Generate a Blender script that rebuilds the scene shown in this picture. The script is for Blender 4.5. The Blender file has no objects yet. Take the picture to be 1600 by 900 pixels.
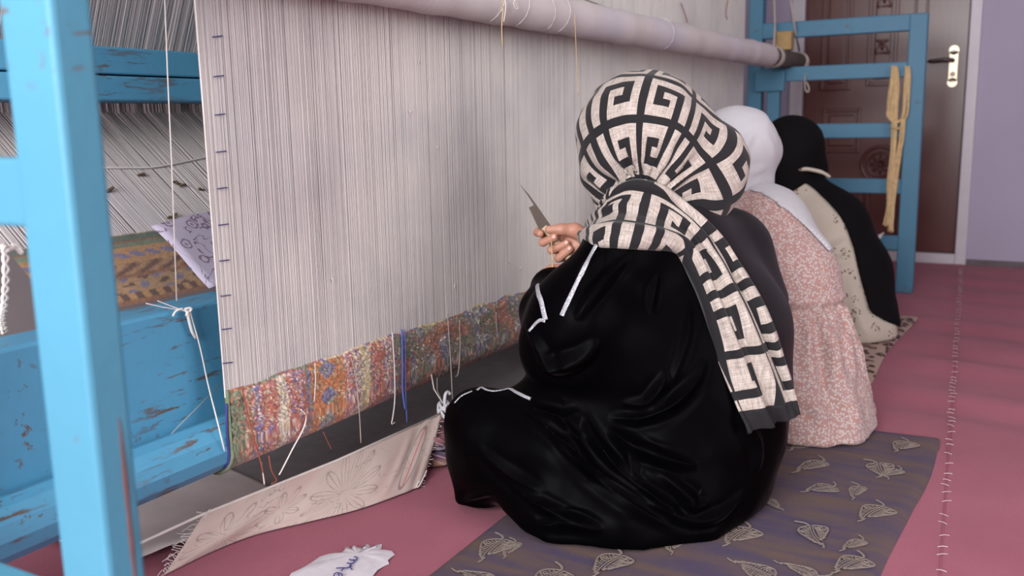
import bpy, bmesh, math, random
import numpy as np
from mathutils import Vector, Matrix
from mathutils.bvhtree import BVHTree

SC = bpy.context.scene
COL = SC.collection
random.seed(7)
RNG = np.random.default_rng(7)
PI = math.pi

# ------------------------------------------------------------------ camera
YAW, PITCH, ROLL, FPX = math.radians(29.85), math.radians(10.2), math.radians(-1.114), 1452.5
EYE = Vector((0, 0, 0.76))
FWD = Vector((-math.sin(YAW) * math.cos(PITCH), math.cos(YAW) * math.cos(PITCH), -math.sin(PITCH)))
_r = Vector((math.cos(YAW), math.sin(YAW), 0))
_u = _r.cross(FWD)
RIGHT = math.cos(ROLL) * _r + math.sin(ROLL) * _u
UP = -math.sin(ROLL) * _r + math.cos(ROLL) * _u
cam_d = bpy.data.cameras.new('camera')
cam_d.sensor_width = 36
cam_d.lens = FPX / 1600 * 36
cam_d.clip_start = 0.02
cam_d.dof.use_dof = True
cam_d.dof.focus_distance = 1.85
cam_d.dof.aperture_fstop = 3.6
cam = bpy.data.objects.new('camera', cam_d)
COL.objects.link(cam)
M = Matrix.Identity(4)
for i in range(3):
    M[i][0], M[i][1], M[i][2], M[i][3] = RIGHT[i], UP[i], -FWD[i], EYE[i]
cam.matrix_world = M
SC.camera = cam

# ------------------------------------------------------------------ light
world = bpy.data.worlds.new('sky')
SC.world = world
world.use_nodes = True
bg = world.node_tree.nodes['Background']
bg.inputs[0].default_value = (0.80, 0.88, 1.0, 1)
bg.inputs[1].default_value = 0.5


def window_light(name, loc, direction, sx, sy, watts, color):
    d = bpy.data.lights.new(name, 'AREA')
    d.shape = 'RECTANGLE'
    d.size, d.size_y, d.energy, d.color = sx, sy, watts, color
    o = bpy.data.objects.new(name, d)
    COL.objects.link(o)
    o.location = loc
    o.rotation_euler = Vector(direction).to_track_quat('-Z', 'Z').to_euler()


window_light('daylight_right_window', (2.32, 0.95, 1.45), (-1, 0, 0), 2.2, 1.3, 24, (1.0, 0.96, 0.93))
window_light('daylight_rear_window', (-0.40, -1.82, 1.5), (0, 1, 0), 2.0, 1.4, 116, (0.98, 0.99, 1.0))

SC.view_settings.view_transform = 'Standard'
SC.view_settings.look = 'None'
SC.view_settings.gamma = 1
SC.view_settings.exposure = 0.74
SC.cycles.max_bounces = 6
SC.cycles.diffuse_bounces = 3


# ------------------------------------------------------------------ measuring helpers
def ray(x, y):
    return FWD + RIGHT * ((x - 800) / FPX) - UP * ((y - 450) / FPX)


def at(x, y, d):                     # photograph pixel + distance along the optical axis -> world point
    return EYE + ray(x, y) * d


def onX(x, y, X):
    d = ray(x, y)
    return EYE + d * ((X - EYE.x) / d.x)


def onY(x, y, Y):
    d = ray(x, y)
    return EYE + d * ((Y - EYE.y) / d.y)


def onZ(x, y, Z=0.0):
    d = ray(x, y)
    return EYE + d * ((Z - EYE.z) / d.z)


SX, SZ, SM = -1.36, 0.455, 0.8       # the slope of the warp behind the loom


def onSlope(x, y, off=0.0):
    d = ray(x, y)
    # z - SZ = SM*(SX - x) + off
    t = (SZ + SM * (SX - EYE.x) + off - EYE.z) / (d.z + SM * d.x)
    return EYE + d * t


# ------------------------------------------------------------------ object helpers
def srgb(r, g, b):
    f = lambda c: (c / 255 / 12.92) if c / 255 <= 0.04045 else ((c / 255 + 0.055) / 1.055) ** 2.4
    return (f(r), f(g), f(b), 1)


def tag(o, label=None, cat=None, group=None, kind=None):
    if label: o['label'] = label
    if cat: o['category'] = cat
    if group: o['group'] = group
    if kind: o['kind'] = kind
    return o


def thing(name, label, cat, loc=(0, 0, 0), group=None):
    o = bpy.data.objects.new(name, None)
    COL.objects.link(o)
    o.location = loc
    o.empty_display_size = 0.05
    return tag(o, label, cat, group)


def link(name, me, mat=None, parent=None, smooth=False):
    o = bpy.data.objects.new(name, me)
    COL.objects.link(o)
    if mat is not None and not me.materials:
        me.materials.append(mat)
    if smooth:
        me.polygons.foreach_set('use_smooth', np.ones(len(me.polygons), dtype=bool))
    if parent is not None:
        o.parent = parent
        o.matrix_parent_inverse = Matrix.Translation(-parent.location) if parent.parent is None else Matrix.Identity(4)
        if parent.parent is not None:
            o.matrix_parent_inverse = Matrix.Identity(4)
    return o


class MB:
    """collects simple shapes into one mesh"""

    def __init__(s):
        s.v, s.f = [], []

    def add(s, vs, fs):
        n = len(s.v)
        s.v += [tuple(v) for v in vs]
        s.f += [tuple(i + n for i in f) for f in fs]
        return s

    def box(s, lo, hi, bev=0.0):
        bm = bmesh.new()
        bmesh.ops.create_cube(bm, size=1)
        for v in bm.verts:
            for i in range(3):
                v.co[i] = (lo[i] + hi[i]) / 2 + v.co[i] * (hi[i] - lo[i])
        if bev > 0:
            bmesh.ops.bevel(bm, geom=bm.edges[:], offset=bev, segments=2, affect='EDGES', profile=0.5)
        bm.verts.index_update()
        s.add([v.co[:] for v in bm.verts], [[v.index for v in f.verts] for f in bm.faces])
        bm.free()
        return s

    def tube(s, pts, r, n=8, cap=True):
        pts = [Vector(p) for p in pts]
        rr = r if hasattr(r, '__len__') else [r] * len(pts)
        vs, fs = [], []
        ref = None
        for i, p in enumerate(pts):
            a, b = pts[max(0, i - 1)], pts[min(len(pts) - 1, i + 1)]
            t = (b - a)
            t = t.normalized() if t.length > 1e-9 else Vector((0, 0, 1))
            if ref is None:
                ref = Vector((0, 0, 1)) if abs(t.z) < 0.9 else Vector((1, 0, 0))
            s1 = t.cross(ref).normalized()
            ref = s1.cross(t).normalized()
            for k in range(n):
                a_ = 2 * PI * k / n
                vs.append(p + (s1 * math.cos(a_) + ref * math.sin(a_)) * rr[i])
        for i in range(len(pts) - 1):
            for k in range(n):
                k2 = (k + 1) % n
                fs.append((i * n + k, i * n + k2, (i + 1) * n + k2, (i + 1) * n + k))
        if cap:
            fs.append(tuple(range(n))[::-1])
            fs.append(tuple((len(pts) - 1) * n + k for k in range(n)))
        return s.add(vs, fs)

    def ribbon(s, pts, nrm, w, lift=0.0):
        pts = [Vector(p) for p in pts]
        vs, fs = [], []
        for i, p in enumerate(pts):
            t = (pts[min(len(pts) - 1, i + 1)] - pts[max(0, i - 1)]).normalized()
            n = Vector(nrm[i]).normalized() if not isinstance(nrm, Vector) else nrm
            b = t.cross(n).normalized() * (w / 2)
            q = p + n * lift
            vs += [q - b, q - b * 0.4 + n * w * 0.18, q + b * 0.4 + n * w * 0.18, q + b]
        for i in range(len(pts) - 1):
            for k in range(3):
                fs.append((4 * i + k, 4 * i + k + 1, 4 * i + 5 + k, 4 * i + 4 + k))
        return s.add(vs, fs)

    def mesh(s, name):
        me = bpy.data.meshes.new(name)
        me.from_pydata(s.v, [], s.f)
        me.update()
        return me

    def build(s, name, mat, parent=None, smooth=False):
        return link(name, s.mesh(name), mat, parent, smooth)


def grid_mesh(name, P, attrs=None, closed_u=False):
    """P: (n,m,3) array -> quad mesh; attrs: name -> (n,m) float or (n,m,4) colour"""
    n, m = P.shape[:2]
    idx = np.arange(n * m).reshape(n, m)
    a, b, c, d = idx[:-1, :-1], idx[1:, :-1], idx[1:, 1:], idx[:-1, 1:]
    F = np.stack([a, b, c, d], -1).reshape(-1, 4)
    return np_mesh(name, P.reshape(-1, 3), F, {k: (v.reshape(n * m, -1)) for k, v in (attrs or {}).items()})


def np_mesh(name, V, F, attrs=None):
    me = bpy.data.meshes.new(name)
    k = F.shape[1]
    me.vertices.add(len(V))
    me.vertices.foreach_set('co', np.asarray(V, np.float32).ravel())
    me.loops.add(F.size)
    me.loops.foreach_set('vertex_index', F.astype(np.int32).ravel())
    me.polygons.add(len(F))
    me.polygons.foreach_set('loop_start', np.arange(0, F.size, k, dtype=np.int32))
    me.update(calc_edges=True)
    for nme, A in (attrs or {}).items():
        if A.shape[1] == 1:
            at_ = me.attributes.new(nme, 'FLOAT', 'POINT')
            at_.data.foreach_set('value', A.astype(np.float32).ravel())
        else:
            at_ = me.attributes.new(nme, 'FLOAT_COLOR', 'POINT')
            at_.data.foreach_set('color', A.astype(np.float32).ravel())
    me.validate()
    return me


def spline(pts, n=8):
    """Catmull-Rom through points"""
    P = [Vector(p) for p in pts]
    out = []
    for i in range(len(P) - 1):
        p0, p1, p2, p3 = P[max(i - 1, 0)], P[i], P[i + 1], P[min(i + 2, len(P) - 1)]
        for k in range(n):
            t = k / n
            out.append(0.5 * ((2 * p1) + (p2 - p0) * t + (2 * p0 - 5 * p1 + 4 * p2 - p3) * t * t + (3 * p1 - p0 - 3 * p2 + p3) * t ** 3))
    out.append(P[-1])
    return out


def vnoise(P, scale, seed=0):
    """smooth value noise on an (N,3) array"""
    rng = np.random.default_rng(seed)
    T = rng.random((32, 32, 32)).astype(np.float32)
    Q = np.asarray(P) * scale + 100
    i = np.floor(Q).astype(int)
    f = Q - i
    f = f * f * (3 - 2 * f)
    i0, i1 = i % 32, (i + 1) % 32
    g = lambda a, b, c: T[a, b, c]
    x0, x1, y0, y1, z0, z1 = i0[:, 0], i1[:, 0], i0[:, 1], i1[:, 1], i0[:, 2], i1[:, 2]
    fx, fy, fz = f[:, 0], f[:, 1], f[:, 2]
    l = lambda a, b, t: a + (b - a) * t
    return l(l(l(g(x0, y0, z0), g(x1, y0, z0), fx), l(g(x0, y1, z0), g(x1, y1, z0), fx), fy),
             l(l(g(x0, y0, z1), g(x1, y0, z1), fx), l(g(x0, y1, z1), g(x1, y1, z1), fx), fy), fz)


# ------------------------------------------------------------------ node helpers
class NT:
    def __init__(s, name):
        s.m = bpy.data.materials.new(name)
        s.m.use_nodes = True
        s.t = s.m.node_tree
        s.b = s.t.nodes['Principled BSDF']

    def node(s, typ, **kw):
        n = s.t.nodes.new(typ)
        for k, v in kw.items():
            setattr(n, k, v)
        return n

    def set(s, sock, v):
        if isinstance(v, bpy.types.NodeSocket):
            s.t.links.new(v, sock)
        elif v is not None:
            sock.default_value = v

    def math(s, op, a, b=None, c=None, clamp=False):
        n = s.node('ShaderNodeMath', operation=op, use_clamp=clamp)
        s.set(n.inputs[0], a)
        s.set(n.inputs[1], b)
        if c is not None: s.set(n.inputs[2], c)
        return n.outputs[0]

    def coord(s, kind='Object', scale=(1, 1, 1), rot=(0, 0, 0)):
        tc = s.node('ShaderNodeTexCoord')
        mp = s.node('ShaderNodeMapping')
        s.t.links.new(tc.outputs[kind], mp.inputs[0])
        mp.inputs['Scale'].default_value = scale
        mp.inputs['Rotation'].default_value = rot
        return mp.outputs[0]

    def noise(s, vec, scale=5, detail=3, rough=0.5, dist=0.0):
        n = s.node('ShaderNodeTexNoise')
        s.set(n.inputs['Vector'], vec)
        n.inputs['Scale'].default_value = scale
        n.inputs['Detail'].default_value = detail
        n.inputs['Roughness'].default_value = rough
        n.inputs['Distortion'].default_value = dist
        return n.outputs[0]

    def vor(s, vec, scale=5, feature='F1', rand=1.0, out='Distance'):
        n = s.node('ShaderNodeTexVoronoi', feature=feature)
        s.set(n.inputs['Vector'], vec)
        n.inputs['Scale'].default_value = scale
        n.inputs['Randomness'].default_value = rand
        return n.outputs[out]

    def ramp(s, fac, stops, interp='LINEAR'):
        n = s.node('ShaderNodeValToRGB')
        n.color_ramp.interpolation = interp
        e = n.color_ramp.elements
        while len(e) < len(stops): e.new(0.5)
        for i, (p, c) in enumerate(stops):
            e[i].position = p
            e[i].color = c if hasattr(c, '__len__') else (c, c, c, 1)
        s.set(n.inputs[0], fac)
        return n.outputs[0]

    def mix(s, fac, a, b, mode='MIX'):
        n = s.node('ShaderNodeMix', data_type='RGBA', blend_type=mode)
        s.set(n.inputs[0], fac)
        s.set(n.inputs[6], a)
        s.set(n.inputs[7], b)
        return n.outputs[2]

    def attr(s, name, out='Fac'):
        n = s.node('ShaderNodeAttribute', attribute_name=name)
        return n.outputs[out]

    def sep(s, vec):
        n = s.node('ShaderNodeSeparateXYZ')
        s.set(n.inputs[0], vec)
        return n.outputs

    def comb(s, x, y, z=0.0):
        n = s.node('ShaderNodeCombineXYZ')
        for i, v in enumerate((x, y, z)): s.set(n.inputs[i], v)
        return n.outputs[0]

    def bump(s, h, strength=0.3, dist=0.002):
        n = s.node('ShaderNodeBump')
        n.inputs['Strength'].default_value = strength
        n.inputs['Distance'].default_value = dist
        s.set(n.inputs['Height'], h)
        s.t.links.new(n.outputs[0], s.b.inputs['Normal'])

    def out(s, color=None, rough=None, **kw):
        if color is not None: s.set(s.b.inputs['Base Color'], color)
        if rough is not None: s.set(s.b.inputs['Roughness'], rough)
        for k, v in kw.items():
            s.set(s.b.inputs[k.replace('_', ' ')], v)
        return s.m


def plain(name, col, rough=0.6, noise_amt=0.12, nscale=30, **kw):
    t = NT(name)
    n = t.noise(t.coord(), nscale, 3)
    c2 = tuple(c * (1 - noise_amt * 2) for c in col[:3]) + (1,)
    c = t.mix(n, c2, tuple(min(1, c * (1 + noise_amt)) for c in col[:3]) + (1,))
    t.bump(t.noise(t.coord(), nscale * 8, 2), 0.15, 0.001)
    return t.out(c, rough, **kw)


def blue_paint(name, base, wear=0.5):
    t = NT(name)
    co = t.coord()
    n1 = t.noise(co, 6, 4, 0.6)
    col = t.mix(n1, tuple(c * 0.80 for c in base[:3]) + (1,), base)
    # scratches along the timber and chipped patches
    st = t.noise(t.coord(scale=(9, 1.4, 9)), 6, 5, 0.7, 0.4)
    area = t.noise(co, 3.1, 2)
    chips = t.math('MULTIPLY', t.ramp(st, [(0.63 - 0.05 * wear, 0.0), (0.67 - 0.05 * wear, 1.0)]), t.ramp(area, [(0.52 - wear * 0.08, 0.0), (0.62, 1.0)]))
    spots = t.math('MULTIPLY', t.ramp(t.noise(co, 38, 4, 0.7), [(0.68 - 0.04 * wear, 0.0), (0.72 - 0.04 * wear, 1.0)]), t.ramp(t.noise(co, 2.3, 2), [(0.46, 0.0), (0.6, min(1, wear))]))
    wearm = t.math('MAXIMUM', chips, spots)
    under = t.mix(t.noise(co, 20, 3), srgb(74, 66, 60), srgb(118, 92, 70))
    col = t.mix(wearm, col, under)
    t.bump(t.math('SUBTRACT', t.noise(co, 60, 3), wearm), 0.25, 0.002)
    return t.out(col, 0.5, Specular_IOR_Level=.35)


M_PAINT_BEAM = blue_paint('worn_blue_paint', srgb(86, 156, 192), 1.3)
M_PAINT = blue_paint('blue_paint', srgb(76, 140, 166), 0.6)
M_PAINT_FAR = blue_paint('blue_gloss_paint', srgb(74, 124, 152), 0.15)


def thread_mat(name, c1, c2, sc=(3, 700, 3)):
    t = NT(name)
    n = t.noise(t.coord(scale=sc), 1, 2)
    big = t.noise(t.coord(), 3.0, 3, 0.6)
    col = t.mix(n, c1, c2)
    col = t.mix(t.ramp(big, [(0.42, 0.0), (0.75, 0.45)]), col, srgb(168, 166, 178))
    return t.out(col, 0.75)


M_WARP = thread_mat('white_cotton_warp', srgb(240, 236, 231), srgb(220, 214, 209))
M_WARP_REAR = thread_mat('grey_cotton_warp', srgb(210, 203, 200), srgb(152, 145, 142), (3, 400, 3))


def vcol_mat(name, rough=0.9, bump=0.4):
    t = NT(name)
    c = t.attr('col', 'Color')
    t.bump(t.noise(t.coord(), 700, 2), bump, 0.002)
    return t.out(c, rough, Sheen_Weight=0.25, Sheen_Roughness=0.5)


M_PILE = vcol_mat('wool_pile')
M_WHITE_YARN = plain('white_cotton_yarn', srgb(222, 216, 210), 0.8)
M_ROPE = plain('greyish_rope', srgb(176, 164, 156), 0.85)
M_CREAM_YARN = plain('cream_yarn', srgb(206, 176, 132), 0.85, 0.2, 60)
M_RUST_YARN = plain('rust_yarn', srgb(150, 78, 60), 0.85)
M_BLUE_YARN = plain('blue_yarn', srgb(90, 110, 190), 0.8)
M_DARKWOOD = plain('dark_wood', srgb(84, 74, 70), 0.7, 0.3, 18)
M_TANWOOD = plain('tan_wood_block', srgb(170, 140, 92), 0.7, 0.2)
M_INK = plain('blue_ink', srgb(58, 56, 120), 0.7, 0.05)
M_SKIN = plain('skin', srgb(196, 142, 120), 0.5, 0.06, 25, Subsurface_Weight=0.12, Subsurface_Radius=(0.01, 0.004, 0.002))
M_NAIL = plain('fingernail', srgb(222, 170, 156), 0.3, 0.03)
M_EYE = plain('eye_white', srgb(230, 226, 220), 0.25, 0.02)
M_IRIS = plain('brown_iris', srgb(60, 38, 26), 0.2, 0.05)
M_LIP = plain('lips', srgb(176, 104, 96), 0.45, 0.04)
M_HAIR = plain('dark_brown_hair', srgb(38, 28, 24), 0.5, 0.1)

# ------------------------------------------------------------------ the room
tw = NT('lilac_wall_paint')
cw = tw.mix(tw.noise(tw.coord(), 2.2, 4), srgb(160, 150, 172), srgb(176, 166, 188))
tw.bump(tw.noise(tw.coord(), 90, 3), 0.2, 0.002)
M_WALL = tw.out(cw, 0.75)
M_CEIL = plain('white_ceiling', srgb(226, 222, 220), 0.9, 0.03)
M_WHITEPAINT = plain('white_gloss_frame', srgb(196, 188, 196), 0.4, 0.05)

tf = NT('pink_felt_carpet')
fco = tf.coord()
fn = tf.noise(fco, 2.4, 4, 0.6)
fc = tf.mix(tf.ramp(fn, [(0.3, 0.0), (0.75, 1.0)]), srgb(152, 80, 98), srgb(168, 94, 112))
fc = tf.mix(tf.ramp(tf.noise(fco, 420, 2), [(0.35, 0.28), (0.6, 0.0)]), fc, srgb(112, 54, 70))
tf.bump(tf.noise(fco, 500, 3), 0.5, 0.003)
M_FLOOR = tf.out(fc, 0.95, Sheen_Weight=0.06)

# floor: pink carpet with soft undulations by the far wall
XS = np.linspace(-2.6, 2.4, 101)
YS = np.linspace(-1.9, 5.2, 211)
GX, GY = np.meshgrid(XS, YS, indexing='ij')
amp = 0.009 * np.clip((GX + 0.42) / 0.15, 0, 1) * np.clip((GY - 2.2) / 0.5, 0, 1) * np.clip((5.0 - GY) / 0.3, 0, 1)
GZ = amp * (np.sin(GY * 19 + 0.8 * np.sin(GX * 5)) + 0.35 * np.sin(GY * 31 + GX * 3)) - amp * 1.5
floor = link('floor', grid_mesh('floor', np.stack([GX, GY, GZ], -1)), M_FLOOR, None, True)
tag(floor, kind='structure')
# the stitched seam between two carpet widths
s0, s1 = onZ(1502, 420), onZ(1469, 900)
sb = MB()
sdir = (s1 - s0)
L = sdir.length
sdir.normalize()
k = 0.0
while k < L + 0.8:
    p = s0 + sdir * k + Vector((random.uniform(-.003, .003), 0, 0.003))
    a = random.uniform(-2.2, 2.2)
    sb.tube([p - Vector((0.008, 0.003 * a, 0)), p + Vector((0, 0, 0.0012)), p + Vector((0.008, 0.003 * a, 0))], 0.0005, 5)
    k += random.uniform(0.028, 0.075)
tag(sb.build('seam_stitches', M_WHITE_YARN, floor), 'pale thread stitches', kind='stuff')
gb = MB()
gb.box((-0.002, -0.2, 0.0), (0.002, L + 0.9, 0.0014), 0.0005)
ridge = gb.build('seam_ridge', plain('seam_pink', srgb(150, 82, 100), 0.95), floor)
ridge.matrix_parent_inverse = Matrix.Identity(4)
ridge.location = s0
ridge.rotation_euler = (0, 0, math.atan2(sdir.y, sdir.x) - PI / 2)

DX0, DX1 = -1.155, -0.37            # door leaf
JL, JR = -1.222, -0.318             # outer edges of its white frame
WY = 5.17


def structure(o): return tag(o, kind='structure')


wb = MB()
wb.box((-2.62, WY, 0), (JL, WY + 0.15, 2.75)).box((JR, WY, 0), (2.45, WY + 0.15, 2.75)).box((JL, WY, 2.12), (JR, WY + 0.15, 2.75)).box((JL, WY + 0.12, 0), (JR, WY + 0.15, 2.12))
structure(wb.build('wall_back', M_WALL))
structure(MB().box((-2.75, -2.0, 0), (-2.6, WY + 0.15, 2.75)).build('wall_left', plain('grey_plaster_wall', srgb(160, 150, 152), .85, .06, 6)))
wr = MB()
wr.box((2.4, -2.0, 0), (2.55, -0.20, 2.75)).box((2.4, 2.10, 0), (2.55, WY + 0.15, 2.75)).box((2.4, -0.20, 0), (2.55, 2.10, 0.75)).box((2.4, -0.20, 2.15), (2.55, 2.10, 2.75))
structure(wr.build('wall_right', M_WALL))
wn = MB()
wn.box((-2.75, -2.05, 0), (-1.45, -1.9, 2.75)).box((0.75, -2.05, 0), (2.55, -1.9, 2.75)).box((-1.45, -2.05, 0), (0.75, -1.9, 0.75)).box((-1.45, -2.05, 2.25), (0.75, -1.9, 2.75))
structure(wn.build('wall_near', M_WALL))
structure(MB().box((-2.75, -2.05, 2.75), (2.55, WY + 0.15, 2.85)).build('ceiling', M_CEIL))
for nm, ax, lo, hi in (('window_1', 'x', (2.40, -0.20, 0.75), (2.55, 2.10, 2.15)), ('window_2', 'y', (-1.45, -2.05, 0.75), (0.75, -1.9, 2.25))):
    w = MB()
    t_ = 0.05
    if ax == 'x':
        x0, x1 = 2.46, 2.51
        w.box((x0, lo[1], lo[2]), (x1, hi[1], lo[2] + t_)).box((x0, lo[1], hi[2] - t_), (x1, hi[1], hi[2]))
        for yy in (lo[1], (lo[1] + hi[1]) / 2 - t_ / 2, hi[1] - t_):
            w.box((x0, yy, lo[2] + t_), (x1, yy + t_, hi[2] - t_))
    else:
        y0, y1 = -2.01, -1.96
        w.box((lo[0], y0, lo[2]), (hi[0], y1, lo[2] + t_)).box((lo[0], y0, hi[2] - t_), (hi[0], y1, hi[2]))
        for xx in (lo[0], (lo[0] + hi[0]) / 2 - t_ / 2, hi[0] - t_):
            w.box((xx, y0, lo[2] + t_), (xx + t_, y1, hi[2] - t_))
    structure(w.build(nm, M_WHITEPAINT))
structure(MB().box((JR, WY - 0.012, 0), (2.4, WY, 0.028)).build('baseboard_back', plain('grey_cement_edge', srgb(104, 96, 100), 0.9, 0.2)))

# ---- door
td = NT('brown_varnished_door')
dg = td.noise(td.coord(scale=(22, 22, 2)), 3, 4, 0.6)
dcol = td.mix(dg, srgb(70, 30, 30), srgb(98, 48, 44))
td.bump(td.noise(td.coord(), 120, 3), 0.12, 0.001)
M_DOOR = td.out(dcol, 0.30)
M_GOLD = plain('polished_brass', srgb(196, 184, 160), 0.34, 0.05, 20, Metallic=1.0)
M_STEEL = plain('dark_steel', srgb(96, 84, 84), 0.3, 0.05, 20, Metallic=0.9)
fr = MB()
fr.box((JL, WY - 0.02, 0.0), (DX0, WY + 0.11, 2.12), 0.004).box((DX1, WY - 0.02, 0.0), (JR, WY + 0.11, 2.12), 0.004)
fr.box((DX0, WY - 0.02, 2.06), (DX1, WY + 0.11, 2.12), 0.004).box((DX0, WY - 0.02, 0.0), (DX1, WY + 0.11, 0.052), 0.004)
structure(fr.build('trim_1', M_WHITEPAINT))
door = structure(MB().box((DX0 + .004, WY + 0.012, 0.056), (DX1 - .004, WY + 0.055, 2.055), 0.003).build('door_1', M_DOOR))
DY = WY + 0.012


def frame_rect(b, x0, x1, z0, z1, w=0.02, h=0.014):
    b.box((x0, DY - h, z0), (x0 + w, DY, z1), 0.004).box((x1 - w, DY - h, z0), (x1, DY, z1), 0.004)
    b.box((x0 + w, DY - h, z0), (x1 - w, DY, z0 + w), 0.004).box((x0 + w, DY - h, z1 - w), (x1 - w, DY, z1), 0.004)
    return b


panels = [(-1.07, -0.915, 0.885, 1.95), (-0.84, -0.695, 0.90, 1.95), (-0.625, -0.56, 0.885, 1.95),
          (-1.05, -0.855, 0.56, 0.79), (-0.615, -0.565, 0.10, 0.79), (-1.05, -0.80, 0.10, 0.38)]
for x0, x1, z0, z1 in panels:
    frame_rect(MB(), x0, x1, z0, z1, 0.018 if x1 - x0 > .1 else 0.012).build('panel_moulding', M_DOOR, door)
    if x1 - x0 > 0.1:
        MB().box((x0 + .034, DY - .009, z0 + .034), (x1 - .034, DY, z1 - .034), .006).build('raised_panel', M_DOOR, door)
orn = MB()
for k in range(8):
    z = 0.98 + k * 0.115
    for s in (-1, 1):
        pts = [Vector((-0.7675 + s * 0.034 * math.sin(a) * (1 - .25 * a / 5), DY - 0.012, z + 0.048 * (a / 2.5 - 1) + .014 * math.cos(a * 2))) for a in np.linspace(0, 5, 14)]
        orn.tube(pts, [0.0045 + .003 * math.sin(i * .5) ** 2 for i in range(14)], 6)
    orn.tube([Vector((-0.7675, DY - .013, z - .02)), Vector((-0.7675, DY - .017, z)), Vector((-0.7675, DY - .013, z + .02))], [.003, .010, .003], 8)
orn.build('carved_ornament', M_DOOR, door, True)
med = MB()
mc = onY(1376, 257, DY)
for R_, r_ in ((0.092, 0.009), (0.062, 0.007)):
    pts = [Vector((mc.x + R_ * math.cos(a), DY - .005, mc.z + R_ * math.sin(a))) for a in np.linspace(0, 2 * PI, 41)]
    med.tube(pts, r_, 8, False)
for k in range(8):
    a = k * PI / 4
    med.tube([Vector((mc.x + .008 * math.cos(a), DY - .012, mc.z + .008 * math.sin(a))), Vector((mc.x + .03 * math.cos(a), DY - .012, mc.z + .03 * math.sin(a))), Vector((mc.x + .05 * math.cos(a), DY - .003, mc.z + .05 * math.sin(a)))], [.004, .009, .003], 6)
med.build('medallion', M_DOOR, door, True)
arc = MB()
for s in (-1, 1):
    pts = [Vector((mc.x + s * (.10 + .07 * math.sin(a)), DY - .004, mc.z - .08 - .10 * a / 2)) for a in np.linspace(0, 2.6, 14)]
    arc.tube(pts, .008, 6)
    pts = [Vector((mc.x + s * (.03 + .012 * i), DY - .004, mc.z - .14 - .022 * i * i * .3)) for i in range(8)]
    arc.tube(pts, .007, 6)
arc.build('carved_scroll', M_DOOR, door, True)
pl = MB().box((-0.456, DY - 0.008, 0.905), (-0.412, DY, 1.060), 0.0035)
for z in (0.905, 1.060):
    pl.tube([(-0.434, DY, z), (-0.434, DY - .008, z)], 0.0225, 20)
plate = pl.build('handle_plate', M_GOLD, door)
tag(plate, 'shiny brass handle plate')
hb = MB().tube([(-0.436, DY - .006, 1.012), (-0.436, DY - .045, 1.012)], 0.010, 12)
hb.tube(spline([(-0.436, DY - .045, 1.012), (-0.47, DY - .052, 1.014), (-0.51, DY - .05, 1.012), (-0.548, DY - .045, 1.010)], 5), [0.0105] * 6 + [.009] * 8 + [.006] * 2, 10)
tag(hb.build('door_handle', M_STEEL, door, True), 'dark steel lever handle')
kb = MB()
for z, r_ in ((1.055, .007), (0.945, .013), (0.912, .006)):
    kb.tube([(-0.434, DY - .008, z), (-0.434, DY - .013, z)], r_, 14)
kb.build('keyhole', M_STEEL, door)

# ------------------------------------------------------------------ the loom
LY0, LY1 = 0.30, 4.26
loom = thing('loom', 'large blue painted vertical carpet loom with ladder ends and worn lower beam', 'loom', (-1.3, 2.3, 0))
MB().box((-1.365, LY0, 0.195), (-1.28, LY1 - .02, 0.452), 0.006).build('lower_beam', M_PAINT_BEAM, loom)
oct_ = MB()
oct_.tube([(-1.245, LY0, 0.205), (-1.245, LY1 - .02, 0.205)], 0.046, 12)
oct_.build('breast_roller', M_PAINT_BEAM, loom)
for z0_, z1_ in ((0.814, 0.863), (0.866, 0.919)):
    MB().box((-1.78, LY0, z0_), (-1.62, LY1 + .03, z1_), 0.004).build('tension_beam_board', M_PAINT_BEAM, loom)
MB().tube([(-1.27, LY0, 1.93), (-1.27, LY1, 1.93)], 0.07, 16).build('upper_beam', M_PAINT_BEAM, loom)


def side_frame(y0, y1, x_front, rung_z, mat, post_w=0.07):
    MB().box((x_front - post_w, y0, 0), (x_front, y1, 1.160), 0.005).build('post', mat, loom)
    for z in rung_z:
        MB().box((-1.16, y0 + .004, z - .031), (x_front - post_w + .002, y1 - .004, z + .031), 0.004).build('rung', mat, loom)
    MB().box((-1.16, y0 + .002, 1.092), (x_front - post_w + .002, y1 - .002, 1.160), 0.005).build('top_rail', mat, loom)


side_frame(4.23, 4.27, -0.458, (0.938, 0.690, 0.455, 0.214), M_PAINT_FAR)
MB().box((-1.19, 4.225, 0), (-1.128, 4.285, 2.02), 0.004).build('main_post', M_PAINT_FAR, loom)
MB().box((-1.10, 4.22, 0.70), (-1.045, 4.262, 0.905), 0.004).build('bracket', M_PAINT_FAR, loom)
MB().box((-1.15, 4.2, 0.865), (-1.02, 4.228, 0.955), 0.004).build('roll_cradle', M_PAINT_FAR, loom)
# near end frame
side_frame(0.50, 0.54, -0.718, (0.705, 0.955, 0.272), M_PAINT)
MB().box((-1.22, 0.49, 0), (-1.158, 0.55, 2.02), 0.004).build('main_post', M_PAINT, loom)
weld = MB()
weld.tube([(-0.7185, 0.527, z) for z in np.linspace(0.26, 0.50, 9)], [0.001, .002, .0025, .002, .003, .0024, .003, .002, .001], 6)
tag(weld.build('rust_streak', plain('rust', srgb(112, 76, 74), 0.9, 0.3), loom), 'brown rust along the post edge')
# rear posts of the loom carrying the tension beam
for yy in (LY0 + .05, LY1 - .06):
    MB().box((-1.86, yy, 0), (-1.80, yy + .06, 1.0), 0.004).build('rear_post', M_PAINT_FAR, loom)
    MB().box((-1.81, yy + .01, 0.10), (-1.16, yy + .05, 0.17), 0.004).build('foot_rail', M_PAINT_FAR, loom)

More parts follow.
